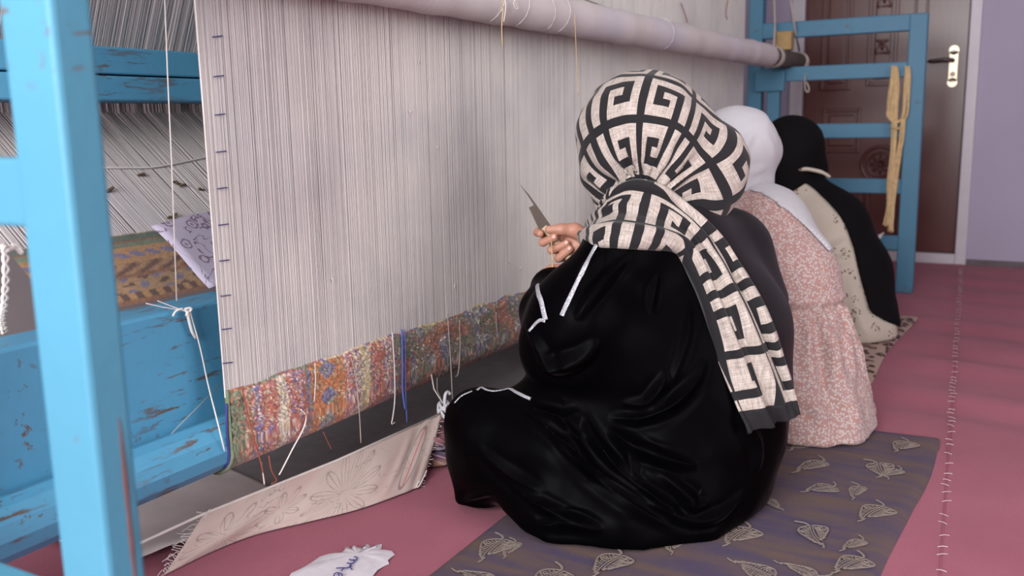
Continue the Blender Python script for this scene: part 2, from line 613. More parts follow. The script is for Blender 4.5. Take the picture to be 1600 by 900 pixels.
# ------------------------------------------------------------------ the rug on the loom
WY0, WY1, WXF = 1.096, 4.20, -1.20
rug = thing('woven_rug', 'half-woven floral rug strung on white warp threads on the blue loom', 'rug', (-1.2, 2.6, 0.16))

PAL = {k: np.array(srgb(*v)[:3]) for k, v in dict(red=(176, 84, 72), rust=(168, 96, 66), cream=(214, 196, 164), pink=(206, 152, 142),
       blue=(100, 98, 156), green=(112, 130, 98), dgreen=(86, 104, 84), orange=(204, 124, 66), white=(220, 212, 202), grey=(136, 132, 140), yellow=(206, 186, 112), teal=(104, 132, 132)).items()}


def pick(names, weights, n, sel):
    W = np.cumsum(np.array(weights) / sum(weights))
    i = np.minimum(np.searchsorted(W, sel), len(names) - 1)
    return np.array([PAL[k] for k in names])[i]


def rug_colors(Y, S):
    """Y along the loom, S up the rug (0..1) -> colours"""
    n = Y.size
    y, s = Y.ravel(), S.ravel()
    P = np.stack([y, s * 0.15, np.zeros(n)], -1)
    fine = RNG.random(n)
    mid = .6 * vnoise(P, 150, 3) + .4 * vnoise(P, 60, 13)
    sel = np.clip(0.5 + (mid - 0.5) * 1.1 + (fine - 0.5) * 0.95, 0, 0.999)
    yw = y + 0.008 * (vnoise(P, 40, 8) - 0.5)
    col = np.zeros((n, 3))
    bands = [(0, 1.125, ['green', 'dgreen', 'green', 'rust'], [4, 3, 2, 1]),
             (1.125, 1.150, ['red', 'cream', 'green', 'pink'], [3, 2, 2, 2]),
             (1.150, 1.170, ['blue', 'white', 'red', 'grey'], [3, 2, 2, 2]),
             (1.170, 1.210, ['red', 'rust', 'cream', 'pink', 'blue'], [4, 3, 2, 3, 1]),
             (1.210, 1.235, ['cream', 'white', 'grey', 'blue', 'yellow'], [4, 3, 1, 1, 1]),
             (1.235, 1.285, ['red', 'pink', 'rust', 'white', 'blue'], [4, 3, 3, 2, 1]),
             (1.285, 1.300, ['blue', 'grey', 'green', 'red'], [2, 2, 2, 2]),
             (1.300, 1.400, ['orange', 'rust', 'orange', 'green', 'cream'], [5, 2, 3, 2, 1]),
             (1.400, 1.430, ['red', 'pink', 'white', 'blue'], [4, 3, 2, 1]),
             (1.430, 1.450, ['cream', 'blue', 'white', 'red'], [3, 2, 2, 2]),
             (1.450, 1.480, ['cream', 'yellow', 'white', 'grey'], [4, 3, 2, 1]),
             (1.480, 1.530, ['red', 'rust', 'pink', 'cream', 'blue'], [4, 3, 2, 2, 1]),
             (1.530, 1.570, ['cream', 'grey', 'red', 'blue', 'white'], [2, 2, 3, 2, 2]),
             (1.570, 9.0, ['dgreen', 'green', 'rust', 'teal', 'red', 'blue', 'cream'], [5, 5, 2, 2, 2, 1.4, 1.0])]
    for a, b, nm, w in bands:
        m = (yw >= a) & (yw < b)
        col[m] = pick(nm, w, m.sum(), sel[m])
    # flowers: a diamond of blue in the orange band, roses in the green field
    d = np.abs(((y - 1.347)) / 0.026) + np.abs(((s * 0.15) % 0.052 - 0.026) / 0.020)
    m = (d < 1) & (y > 1.30) & (y < 1.40)
    col[m] = pick(['blue', 'grey', 'white', 'green'], [4, 3, 1, 1], m.sum(), sel[m])
    rr = vnoise(P, 26, 21)
    m = (y > 1.585) & (rr > 0.62) & (fine > 0.25)
    col[m] = pick(['red', 'rust', 'pink', 'orange'], [3, 3, 2, 1], m.sum(), sel[m])
    rr = vnoise(P, 30, 33)
    m = (y > 1.585) & (rr > 0.70) & (fine > 0.3)
    col[m] = pick(['blue', 'grey', 'white'], [3, 2, 1], m.sum(), sel[m])
    m = (s > 0.965)
    col[m] = pick(['yellow', 'cream', 'blue', 'rust', 'green'], [3, 3, 2, 2, 2], m.sum(), vnoise(P[m], 25, 5))
    col = col * 1.02 + np.array(srgb(168, 154, 142)[:3]) * .24
    col *= (0.45 + 0.85 * RNG.random((n, 1)))
    return np.concatenate([col, np.ones((n, 1))], 1)


yy = np.arange(WY0, WY1 + .001, 0.0032)
prof = [(WXF - .001, z) for z in np.linspace(0.310, 0.215, 34)]
prof += [(-1.245 + 0.049 * math.cos(a), 0.205 + 0.049 * math.sin(a)) for a in np.linspace(0, -PI / 2, 18)][1:]
prof += [(x, 0.154) for x in np.linspace(-1.26, -1.39, 10)]
prof = np.array(prof)
prof[:, 0] = np.where(np.arange(len(prof)) < 34, prof[:, 0] + 0.006 * np.clip(np.arange(len(prof)) / 6, 0, 1), prof[:, 0])
n, m = len(yy), len(prof)
Yg, Xg, Zg = np.repeat(yy[:, None], m, 1), np.repeat(prof[None, :, 0], n, 0), np.repeat(prof[None, :, 1], n, 0)
Sg = np.clip((Zg - 0.155) / (0.310 - 0.155), 0, 1)
top_wob = (vnoise(np.stack([yy, yy * 0, yy * 0], -1), 18, 4) - .5) * 0.010
Zg = Zg + top_wob[:, None] * np.clip((Sg - .6) / .4, 0, 1)
jx = (RNG.random((n, m)) - .5) * 0.0034
Xj = Xg + jx + 0.002
Pg = np.stack([Xj, Yg + (RNG.random((n, m)) - .5) * .0012, Zg + (RNG.random((n, m)) - .5) * .0016], -1)
link('rug_pile', grid_mesh('rug_pile', Pg, {'col': rug_colors(Yg, Sg).reshape(n, m, 4)}), M_PILE, rug, True)
MB().box((-1.207, WY0 + .001, 0.2), (-1.201, WY1, 0.309)).build('rug_backing', plain('rug_backing', srgb(150, 120, 100), 0.9), rug)
sel_ = MB().tube([(-1.198, WY0 - .001, z) for z in np.linspace(.312, .21, 8)] + [(-1.245 + 0.05 * math.cos(a), WY0 - .001, 0.205 + 0.05 * math.sin(a)) for a in np.linspace(-.2, -PI / 2, 6)], 0.004, 6)
tag(sel_.build('selvedge', plain('green_selvedge', srgb(116, 132, 104), 0.9, .2, 200), rug, True), 'green bound edge of the rug')

RY0 = 0.5 * (onSlope(37, 430).y + onSlope(15, 395).y)
# rear part of the same rug: the bordered beginning, lying on the slope behind the beam
ry = np.arange(RY0, WY1, 0.005)
rt = np.linspace(0, 0.165, 44)                                    # up the slope (x distance 0..)
Yr, Tr = np.meshgrid(ry, rt, indexing='ij')
Xr = SX - Tr * 0.80
Zr = SZ + SM * (SX - Xr) + 0.003
T = Tr / 0.165
nP = np.stack([Yr.ravel(), Tr.ravel(), np.zeros(Yr.size)], -1)
bcol = np.zeros((Yr.size, 3))
t_, y_ = T.ravel(), Yr.ravel()
fineb = RNG.random(t_.size)
BR = {k: np.array(srgb(*v)[:3]) for k, v in dict(brown=(140, 92, 64), dbrown=(92, 62, 50), gold=(178, 132, 86), green=(112, 124, 100), dgreen=(86, 98, 84), lil=(120, 112, 140), cream=(188, 170, 150), tan=(166, 130, 92), red=(120, 56, 46)).items()}


def setb(m, name): bcol[m] = BR[name]


for a, b, nme in ((0, .06, 'brown'), (.06, .14, 'dbrown'), (.14, .36, 'tan'), (.36, .40, 'brown'), (.40, .58, 'brown'), (.58, .63, 'gold'), (.63, .74, 'lil'), (.74, .80, 'gold'), (.80, .87, 'green'), (.87, .90, 'brown'), (.90, .98, 'dgreen'), (.98, 1.1, 'cream')):
    setb((t_ >= a) & (t_ < b), nme)
fl = np.sin(y_ * 2 * PI / 0.075) * np.cos((t_ - .25) * 28) + (vnoise(nP, 60, 2) - .5) * 1.2
setb((t_ > .15) & (t_ < .36) & (fl > .55), 'dbrown')
setb((t_ > .15) & (t_ < .36) & (fl < -.62), 'lil')
fl2 = np.sin(y_ * 2 * PI / 0.05 + 3 * np.sin(t_ * 20))
setb((t_ > .41) & (t_ < .57) & (fl2 > .35), 'tan')
setb((t_ > .41) & (t_ < .57) & (fl2 < -.7), 'dbrown')
setb((t_ > .63) & (t_ < .74) & (np.sin(y_ * 2 * PI / .035 + t_ * 30) > .4), 'gold')
setb((t_ > .06) & (t_ < .14) & (np.sin(y_ * 2 * PI / .03) > 0), 'gold')
bcol *= (0.55 + 0.3 * fineb[:, None])
bcol = np.concatenate([bcol, np.ones((len(bcol), 1))], 1)
link('rug_border', grid_mesh('rug_border', np.stack([Xr, Yr, Zr + RNG.random(Yr.shape) * .0015], -1), {'col': bcol.reshape(*Yr.shape, 4)}), M_PILE, rug, True)


def threads(paths, r, name):
    """3-sided thin prisms along polylines: paths (n, k, 3)"""
    n, k = paths.shape[:2]
    offs = np.array([(math.cos(a), math.sin(a)) for a in (0, 2 * PI / 3, 4 * PI / 3)])
    V = np.repeat(paths[:, :, None, :], 3, 2)
    rad = r * (0.8 + 0.4 * RNG.random((n, 1, 1)))
    V[..., 0] += offs[None, None, :, 0] * rad
    V[..., 1] += offs[None, None, :, 1] * rad
    base = (np.arange(n) * k * 3)[:, None, None]
    F = []
    for s in range(k - 1):
        for e in range(3):
            e2 = (e + 1) % 3
            F.append([s * 3 + e, s * 3 + e2, (s + 1) * 3 + e2, (s + 1) * 3 + e])
    F = (np.array(F)[None] + base).reshape(-1, 4)
    return np_mesh(name, V.reshape(-1, 3), F)


# front warp: three interleaved layers of threads, irregularly spaced
Ps = []
for lay, (sp, xo) in enumerate(((0.00175, 0.0), (0.0021, -0.0035), (0.0019, -0.006))):
    ys = np.arange(WY0, WY1, sp)
    ys = ys + (RNG.random(len(ys)) - .5) * 0.0011 + 0.0012 * (vnoise(np.stack([ys, ys * 0, ys * 0], -1), 45, 9 + lay) - .5)
    top = ys + (RNG.random(len(ys)) - .5) * 0.0016
    keep = RNG.random(len(ys)) > 0.05
    ys, top = ys[keep], top[keep]
    n = len(ys)
    xj = (RNG.random(n) - .5) * 0.0012
    z0 = np.full(n, 0.300)
    P = np.zeros((n, 3, 3))
    P[:, 0] = np.stack([WXF + xo * .3 + xj, ys, z0], -1)
    P[:, 1] = np.stack([WXF + xo + xj + (RNG.random(n) - .5) * .001, (ys * .45 + top * .55) + (RNG.random(n) - .5) * .0006, np.full(n, 1.05)], -1)
    P[:, 2] = np.stack([WXF + xo * .6 + xj, top, np.full(n, 1.95)], -1)
    Ps.append(P)
wt = link('warp_threads', threads(np.concatenate(Ps), 0.00092, 'warp_threads'), M_WARP, rug)
tag(wt, kind='stuff')
# edge cord of the warp
MB().tube([(WXF, WY0 - .004, .30), (WXF, WY0 - .004, 1.95)], .0016, 6).build('edge_cord', M_WHITE_YARN, rug)
# rear warp, from the knot line up the slope, round the tension beam and on to the upper beam
Ps = []
for lay in range(2):
    ys = np.arange(RY0, WY1, 0.0033 + .0006 * lay)
    ys = ys + (RNG.random(len(ys)) - .5) * 0.004 + .012 * (vnoise(np.stack([ys, ys * 0, ys * 0], -1), 70, 41 + lay) - .5)
    n = len(ys)
    xk = SX - 0.165 * .8
    pts = [(xk, SZ + SM * (SX - xk) + .002), (-1.787, SZ + SM * (SX + 1.787) - .004 * lay), (-1.79, 0.86), (-1.788, 0.922), (-1.775, 0.926 + .003 * lay), (-1.34, 1.93)]
    P = np.zeros((n, len(pts), 3))
    sh = (RNG.random(n) - .5) * .012
    for i, (x, z) in enumerate(pts):
        P[:, i] = np.stack([np.full(n, x), ys + sh * i / 5, np.full(n, z)], -1)
    Ps.append(P)
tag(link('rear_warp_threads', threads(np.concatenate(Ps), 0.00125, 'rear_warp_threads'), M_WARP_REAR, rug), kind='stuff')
# cloth tape keeping the rear warp even, and ink ticks along the front selvedge
MB().tube(spline([onSlope(160, 262, .004), onSlope(200, 262, .005), onSlope(250, 260, .005), onSlope(330, 244, .004)], 5), 0.0022, 6).build('cross_cord', M_WHITE_YARN, rug)
for i, yv in enumerate((58, 120, 180, 238, 295, 352, 408, 463, 515, 568)):
    xv = 328 + (yv - 58) * (352 - 336) / 510 + 4
    tk = MB()
    for q in range(3):
        a, b = onX(xv + q * 5.5, yv - q * .7, WXF + .003), onX(xv + q * 5.5 + 4.6, yv - q * .7 - .6, WXF + .003)
        tk.tube([a, (a + b) / 2 + Vector((0.0006, 0, .0003)), b], 0.0010, 5)
    tk.build('ink_mark', M_INK, rug)
fl_ = MB()
for x, y in ((278, 287), (284, 290), (262, 342), (272, 338), (218, 275), (318, 295), (171, 297)):
    p = onSlope(x, y, .006)
    fl_.tube(spline([p + Vector((random.uniform(-.004, .004), random.uniform(-.012, .012), random.uniform(-.003, .006))) for _ in range(4)], 3), 0.0026, 5)
tag(fl_.build('wool_fluff', plain('brown_fluff', srgb(96, 78, 62), .95, .2), rug), 'brown wool bits caught on the rear warp', kind='stuff')
# knots of fluff on the warp
fb = MB()
for x, y in ((795, 409), (813, 418), (905, 268), (655, 95), (642, 174), (520, 438), (1046, 150), (683, 228), (730, 500), (710, 447)):
    p = onX(x, y, WXF + .004)
    fb.tube(spline([p + Vector((0, random.uniform(-.004, .004), random.uniform(-.005, .005))) for _ in range(4)], 3), 0.0014, 5)
tag(fb.build('lint_knots', M_WHITE_YARN, rug), kind='stuff')


def yarn(px, mat, r=0.0011, X=WXF + .012, ends=None, name='yarn_end', parent=rug):
    pts = []
    for i, (x, y) in enumerate(px):
        p = onX(x, y, X)
        pts.append(p)
    return MB().tube(spline(pts, 5), r, 6).build(name, mat, parent, True)


yarn([(492, 567), (493, 595), (491, 628)], M_WHITE_YARN)
yarn([(549, 560), (556, 590), (561, 640), (564, 692)], M_ROPE)
yarn([(613, 520), (616, 570), (617, 620), (614, 650), (612, 662), (617, 660)], M_WHITE_YARN, .0014)
yarn([(628, 515), (629, 575), (629, 610), (633, 640)], M_BLUE_YARN, .002)
yarn([(633, 515), (634, 575), (634, 620), (636, 660)], M_BLUE_YARN, .0012)
yarn([(699, 490), (702, 530), (705, 580), (707, 627)], M_ROPE, .0012)
yarn([(718, 500), (719, 545), (716, 582), (712, 588)], M_ROPE, .0011)
yarn([(775, 488), (776, 510), (779, 530)], M_ROPE, .0010)
yarn([(470, 640), (478, 650), (474, 670), (458, 700), (440, 735), (436, 742)], M_WHITE_YARN, .0015)
yarn([(378, 605), (388, 650), (398, 690), (408, 725), (414, 755)], M_RUST_YARN, .0015)
yarn([(475, 600), (478, 640), (472, 660)], M_RUST_YARN, .0013)
yarn([(505, 675), (512, 690), (518, 702)], M_RUST_YARN, .0009)
yarn([(420, 712), (424, 735), (432, 750), (424, 756)], M_RUST_YARN, .0013)
yarn([(408, 722), (411, 740), (413, 757)], M_WHITE_YARN, .0013)
yarn([(776, 590 - 90), (777, 520)], M_BLUE_YARN, .0008)
bw = MB().tube(spline([(-1.196, WY0 - .006, .29), (-1.198, WY0 - .008, .24), (-1.20, WY0 - .006, .19), (-1.215, WY0 - .004, .17)], 5), .0022, 6)
bw.build('yarn_end', plain('indigo_yarn', srgb(62, 56, 128), .8), rug, True)

# ------------------------------------------------------------------ heddle roll
HX = -1.105
hr = thing('heddle_roll', 'white thread-wrapped heddle roll hung across the warp with dark wooden end', 'roll', (HX, 2.8, 0.97))
ha, hb_ = Vector((HX, 0.95, 0.998)), Vector((HX, 4.075, 1.004))
_p, _q = onX(760, 2, -1.12), onY(1204, 88, 3.98)
hdir = (_q - _p).normalized()
ha = _p + hdir * ((0.95 - _p.y) / hdir.y)
hb_ = _q.copy()
core_len = 0.05
while True:                               # length of the bare wooden end, measured in the photograph
    w_ = hb_ + hdir * core_len - EYE
    if 800 + FPX * w_.dot(RIGHT) / w_.dot(FWD) > 1252 or core_len > .6: break
    core_len += .01
tr_ = NT('wrapped_white_thread')
ys_ = tr_.sep(tr_.coord('Object'))[1]
wv = tr_.math('SINE', tr_.math('ADD', tr_.math('MULTIPLY', ys_, 1800), tr_.math('MULTIPLY', tr_.noise(tr_.coord(), 12, 2), 6)))
rc = tr_.mix(tr_.noise(tr_.coord(scale=(1, 60, 1)), 2, 3), srgb(216, 209, 206), srgb(200, 191, 192))
rc = tr_.mix(tr_.ramp(tr_.noise(tr_.coord(), 3, 2), [(.45, 0.0), (.65, .5)]), rc, srgb(202, 198, 214))
tr_.bump(wv, 0.5, 0.0015)
M_ROLL = tr_.out(rc, 0.7)
npt = 90
rp, rr_ = [], []
for i in range(npt):
    f = i / (npt - 1)
    rp.append(ha.lerp(hb_, f))
    rr_.append(0.047 + 0.0022 * math.sin(i * 1.3) * math.sin(i * .37) - (0.012 * max(0, (f - .985) / .015)))
MB().tube(rp, rr_, 28).build('thread_wrapping', M_ROLL, hr, True)
we = MB().tube([hb_ - hdir * .05, hb_ + hdir * core_len * .5, hb_ + hdir * core_len * .93, hb_ + hdir * core_len], [.037, .038, .036, .028], 14)
tag(we.build('wooden_core', M_DARKWOOD, hr, True), 'dark wooden end of the roll')
for f, tw_ in ((0.30, .5), (0.335, .35), (.375, -.3), (.40, .4), (.62, .2)):
    c = ha.lerp(hb_, f)
    pts = [c + Vector((0.0495 * math.cos(a), tw_ * .03 * math.sin(a), 0.0495 * math.sin(a))) for a in np.linspace(-1.2, 2.2, 16)]
    MB().tube(pts, 0.0010, 6).build('loose_wrap', M_ROLL, hr, True)
# yarn hanging from the roll
for px, mt, r_ in (([(783, 2), (786, 15), (784, 40), (785, 72)], M_CREAM_YARN, .0013), ([(789, -2), (790, 12), (787, 34)], M_WHITE_YARN, .0014),
                   ([(803, 0), (809, 12), (806, 14), (802, 4)], M_WHITE_YARN, .0014), ([(898, 24), (899, 50), (901, 100), (904, 150)], M_CREAM_YARN, .0009)):
    MB().tube(spline([onX(x, y, HX + .052) for x, y in px], 5), r_, 6).build('loose_thread', mt, hr, True)
# ropes that hold the roll and the tangle on its end
ee = hb_ + hdir * (core_len - .04)
for px0, end in (([(1209, -20), (1211, 40)], hb_ + hdir * .04 + Vector((0, 0, .045))), ([(1232, -20), (1242, 45)], ee + Vector((0, 0, .045)))):
    pts = [onY(x, y, 4.17) for x, y in px0] + [end]
    pts.insert(0, pts[0] + Vector((0, 0, .7)))
    MB().tube(pts, 0.0042, 7).build('rope', M_ROPE, hr, True)
kn = MB()
kn2 = MB()
for q in range(5):
    c = ee + hdir * (.008 * q - .02)
    kn.tube([c + Vector((.041 * math.cos(a), .012 * math.sin(a * 1 + q), .041 * math.sin(a))) for a in np.linspace(0, 2 * PI, 17)], .0042, 6, False)
for q in range(3):
    c = hb_ + hdir * (.03 + .01 * q)
    kn2.tube([c + Vector((.042 * math.cos(a), .008 * math.sin(a + q), .042 * math.sin(a))) for a in np.linspace(0, 2 * PI, 17)], .0035, 6, False)
kn.build('rope_binding', M_ROPE, hr, True)
kn2.build('rope_binding', M_ROPE, hr, True)
lp = MB().tube(spline([ee + Vector((.03, .03, -.01)), onY(1258, 118, 4.22), onY(1258, 138, 4.22), onY(1262, 144, 4.22), onY(1264, 138, 4.22), onY(1260, 128, 4.22)], 6), .0032, 6)
lp.build('rope_tail', M_ROPE, hr, True)
blk = hb_ + hdir * core_len * .42
wd = MB().box((blk.x - .034, blk.y - .03, blk.z + .036), (blk.x + .034, blk.y + .03, blk.z + .115), 0.006).build('wedge_block', M_TANWOOD, hr)
tag(wd, 'tan wooden wedge above the roll end')
rod = thing('lease_rod', 'thin dark wooden rod between warp and wrapped roll by the far post', 'rod', (-1.165, 3, 1.03))
MB().tube([(-1.172, 1.25, 1.045), (-1.165, 4.14, 1.045)], 0.013, 10).build('rod_shaft', M_DARKWOOD, rod, True)
cd = MB().tube(spline([onX(905, -4, -1.175), onX(980, 22, -1.175), onX(1060, 44, -1.175), onX(1180, 72, -1.175)], 8), .0022, 6)
cd.build('lashing_cord', M_ROPE, rod, True)
for px in ([(1064, 5), (1069, 18), (1074, 35)], [(1137, 0), (1134, 20), (1136, 30)]):
    MB().tube(spline([onX(x, y, -1.19) for x, y in px], 5), .0018, 6).build('lashing_end', M_RUST_YARN, rod, True)

# hank of cream yarn on the far ladder
hk = thing('yarn_hank', 'long cream yarn hank looped over the far blue ladder rung', 'yarn', (-.55, 4.2, .25))


def hank(px, name, nst=9, rad=.010, Y=4.205):
    base = [onY(x, y, Y) for x, y in px]
    b = MB()
    for q in range(nst):
        a = 2 * PI * q / nst
        o = Vector((math.cos(a) * rad * random.uniform(.5, 1.1), math.sin(a) * rad * .8, 0))
        pts = [p + o * random.uniform(.7, 1.2) + Vector((random.uniform(-.003, .003), 0, random.uniform(-.004, .004))) for p in base]
        b.tube(spline(pts, 4), .0042, 6)
    return b.build(name, M_CREAM_YARN, hk, True)


hank([(1397, 104), (1396, 125), (1391, 160), (1389, 178), (1394, 188), (1405, 190), (1413, 180), (1416, 150), (1418, 120), (1417, 104)], 'upper_loop', 8, .009)
hank([(1399, 104), (1400, 140), (1398, 190), (1396, 240), (1392, 285), (1390, 320), (1387, 345), (1384, 352)], 'hanging_strand', 10, .011)
hank([(1412, 186), (1409, 215), (1404, 250), (1398, 290), (1395, 320), (1393, 345), (1391, 362)], 'hanging_strand', 10, .010)
tie = MB()
for (x, y) in ((1400, 200),):
    c = onY(x, y, 4.20)
    tie.tube([c + Vector((.022 * math.cos(a), .016 * math.sin(a), .004 * math.sin(2 * a))) for a in np.linspace(0, 2 * PI, 15)], .003, 6, False)
tie.build('hank_tie', M_CREAM_YARN, hk, True)
rag = MB()
rp0 = onY(1376, 368, 4.22)
rag.tube(spline([rp0 + Vector((.012, 0, .012)), rp0, rp0 + Vector((-.012, 0, -.02)), rp0 + Vector((-.004, 0, -.034))], 4), [.004] * 4 + [.008] * 5 + [.006] * 4, 7)
tag(rag.build('rag_tie', M_WHITE_YARN, None, True), 'small white rag knotted on the lowest ladder rung', 'rag')

# ------------------------------------------------------------------ small hanging cords, cartoon paper, ground sheet
hs = thing('hanging_string', 'thin white string hanging straight down before the slanted rear warp', 'string', (-1.27, 1.0, .45))
MB().tube([onX(256, -40, -1.275), onX(262, 120, -1.275), onX(268, 250, -1.275), onX(276, 470, -1.275)], .0011, 6).build('string_strand', M_WHITE_YARN, hs, True)
kt = thing('tied_cord', 'white cord knotted on the blue lower beam with a tail to the roller', 'cord', onX(293, 487, -1.27))
MB().tube(spline([onX(228, 474, -1.278), onX(255, 480, -1.27), onX(280, 484, -1.265), onX(293, 487, -1.262)], 5), .0009, 6).build('cord_strand', M_WHITE_YARN, kt, True)
MB().tube(spline([onX(246, 470, -1.278), onX(272, 480, -1.27), onX(292, 486, -1.262)], 5), .0009, 6).build('cord_strand', M_WHITE_YARN, kt, True)
c = onX(294, 487, -1.262)
MB().tube([c + Vector((.006 * math.cos(a) * .4, .006 * math.sin(a * 2), .006 * math.sin(a))) for a in np.linspace(0, 6.2, 25)], .0022, 6).build('cord_knot', M_WHITE_YARN, kt, True)
MB().tube(spline([onX(292, 486, -1.26), onX(295, 500, -1.262), onX(300, 518, -1.265), onX(306, 528, -1.27)], 5), .0028, 6).build('cord_tail', M_WHITE_YARN, kt, True)
MB().tube(spline([onX(285, 482, -1.262), onX(275, 486, -1.265), onX(270, 494, -1.268)], 5), .0018, 6).build('cord_tail', M_WHITE_YARN, kt, True)
MB().tube(spline([onX(298, 492, -1.262), onX(312, 540, -1.262), onX(325, 600, -1.25), onX(340, 660, -1.20), onX(351, 705, -1.193)], 6), .0013, 6).build('cord_strand', M_WHITE_YARN, kt, True)
MB().tube([onX(214, 735, -1.262), onX(280, 665, -1.262), onX(345, 600, -1.262)], .0007, 6).build('cord_strand', M_ROPE, kt, True)
wc = thing('twisted_cord', 'thick twisted white cord hanging behind the near blue post', 'cord', onX(8, 520, -1.40))
for ph in (0, PI):
    base = spline([onX(4, 385, -1.40), onX(8, 392, -1.395), onX(9, 440, -1.395), onX(6, 480, -1.395), onX(3, 500, -1.395), onX(8, 520, -1.395)], 12)
    MB().tube([p + Vector((0, .004 * math.cos(i * .8 + ph), .002 * math.sin(i * .8 + ph))) for i, p in enumerate(base)], .0032, 6).build('cord_strand', M_WHITE_YARN, wc, True)
MB().tube(spline([onX(10, 392, -1.395), onX(22, 388, -1.40), onX(34, 396, -1.40), onX(28, 385, -1.40), onX(18, 384, -1.40)], 6), .004, 6).build('cord_knot', M_WHITE_YARN, wc, True)

# cartoon paper lying on the rear warp
tp = NT('lilac_cartoon_paper')
pc = tp.coord('Object')
nz = tp.noise(pc, 16, 3, 0.5, 0.6)
line1 = tp.ramp(tp.math('ABSOLUTE', tp.math('SUBTRACT', nz, 0.5)), [(0.006, 1.0), (0.014, 0.0)])
vd = tp.vor(pc, 22, 'F1', 0.9)
ringm = tp.ramp(tp.math('ABSOLUTE', tp.math('SUBTRACT', tp.math('ADD', vd, tp.math('MULTIPLY', tp.noise(pc, 160, 1), .12)), 0.30)), [(0.02, .9), (0.05, 0.0)])
ctr = tp.ramp(vd, [(0.06, .7), (0.12, 0.0)])
lm = tp.math('MAXIMUM', tp.math('MAXIMUM', line1, ringm), ctr)
pcol = tp.mix(lm, srgb(186, 177, 196), tp.mix(tp.noise(pc, 9, 1), srgb(128, 96, 88), srgb(104, 92, 140)))
M_PAPER = tp.out(pcol, 0.7)
a0, b0 = onSlope(237, 358, .012), onSlope(327, 452, .020)
dy = Vector((0, 1, 0))
NU, NV = 14, 16
Pp = np.zeros((NU, NV, 3))
for i in range(NU):
    for j in range(NV):
        u, v = i / (NU - 1), j / (NV - 1)
        p = a0.lerp(b0, u) + dy * (v * 0.42) + Vector((-.05 * v, 0, .04 * v))
        p.z += .004 * math.sin(u * 5 + v * 7) + .006 * (1 - v) ** 4
        Pp[i, j] = p
pp = link('pattern_paper', grid_mesh('pattern_paper', Pp), M_PAPER, None, True)
tag(pp, 'lilac paper with brown floral drawing leaning on the rear warp', 'paper')
md = pp.modifiers.new('thick', 'SOLIDIFY')
md.thickness = .0012

def ground_cloth(name, x0, xe, y0, y1, z, wrinkle, mat, label, cat):
    gs = np.zeros((40, 60, 3))
    for i, u in enumerate(np.linspace(0, 1, 40)):
        for j, y in enumerate(np.linspace(y0(u), y1(u), 60)):
            gs[i, j] = (x0 + (xe(y) - x0) * u, y, z)
    gs[..., 2] += wrinkle * vnoise(gs.reshape(-1, 3) * np.array([1, 2, 1]), 7, 5).reshape(40, 60) + wrinkle * .5 * vnoise(gs.reshape(-1, 3), 22, 6).reshape(40, 60)
    o = link(name, grid_mesh(name, gs), mat, None, True)
    m_ = o.modifiers.new('thick', 'SOLIDIFY')
    m_.thickness = .002
    return tag(o, label, cat)


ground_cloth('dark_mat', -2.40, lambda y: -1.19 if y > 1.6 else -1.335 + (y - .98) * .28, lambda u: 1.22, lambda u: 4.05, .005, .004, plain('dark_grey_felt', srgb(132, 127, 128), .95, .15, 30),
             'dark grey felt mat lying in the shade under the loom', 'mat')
ground_cloth('ground_sheet', -2.45, lambda y: -1.335 + (y - .98) * .30, lambda u: .97, lambda u: 1.62 - .32 * u, .013, .009, plain('grey_brown_cloth', srgb(202, 190, 188), .85, .12, 14),
             'pale grey-brown dust sheet on the floor under the near end of the loom', 'sheet')

# ------------------------------------------------------------------ pattern cloth stretched along the floor
tc_ = NT('printed_cotton_cloth')
au, av = tc_.attr('pu'), tc_.attr('pv')
uv = tc_.comb(au, av)


def flower(cx, cy, R0, petals, rot=0.0, sq=1.0):
    dx = tc_.math('SUBTRACT', au, cx)
    dy_ = tc_.math('MULTIPLY', tc_.math('SUBTRACT', av, cy), sq)
    r = tc_.math('SQRT', tc_.math('ADD', tc_.math('MULTIPLY', dx, dx), tc_.math('MULTIPLY', dy_, dy_)))
    th = tc_.math('ARCTAN2', dy_, dx)
    pet = tc_.math('ABSOLUTE', tc_.math('SINE', tc_.math('ADD', tc_.math('MULTIPLY', th, petals / 2), rot)))
    Rt = tc_.math('MULTIPLY_ADD', pet, R0 * .75, R0 * .25)
    edge = tc_.ramp(tc_.math('ABSOLUTE', tc_.math('SUBTRACT', r, Rt)), [(0.0018, 1.0), (0.0035, 0.0)])
    hat = tc_.math('MULTIPLY', tc_.math('LESS_THAN', r, Rt), tc_.math('GREATER_THAN', tc_.math('SINE', tc_.math('MULTIPLY', th, petals * 3.0)), .80))
    return edge, tc_.math('MULTIPLY', hat, .75)


e1, h1 = flower(0.36, 0.085, 0.085, 12, 0.3, 0.9)
e2, h2 = flower(0.10, 0.10, 0.085, 9, 0.9, 1.1)
e3, h3 = flower(0.215, 0.075, 0.05, 8, 0.1, 1.0)
nzz = tc_.noise(uv, 26, 2, .5, .5)
lines = tc_.math('MULTIPLY', tc_.ramp(tc_.math('ABSOLUTE', tc_.math('SUBTRACT', nzz, .5)), [(.006, 1.0), (.012, 0.0)]), tc_.ramp(tc_.noise(uv, 9, 2), [(.45, 0.0), (.55, .8)]))
leafd = tc_.math('SUBTRACT', tc_.math('ADD', tc_.math('MULTIPLY', tc_.math('POWER', tc_.math('DIVIDE', tc_.math('SUBTRACT', au, tc_.math('MULTIPLY_ADD', av, -.45, .575)), .022), 2), 1.0), tc_.math('POWER', tc_.math('DIVIDE', tc_.math('SUBTRACT', av, .075), .06), 2)), 1.0)
leaf_e = tc_.ramp(tc_.math('ABSOLUTE', leafd), [(.08, 1.0), (.18, 0.0)])
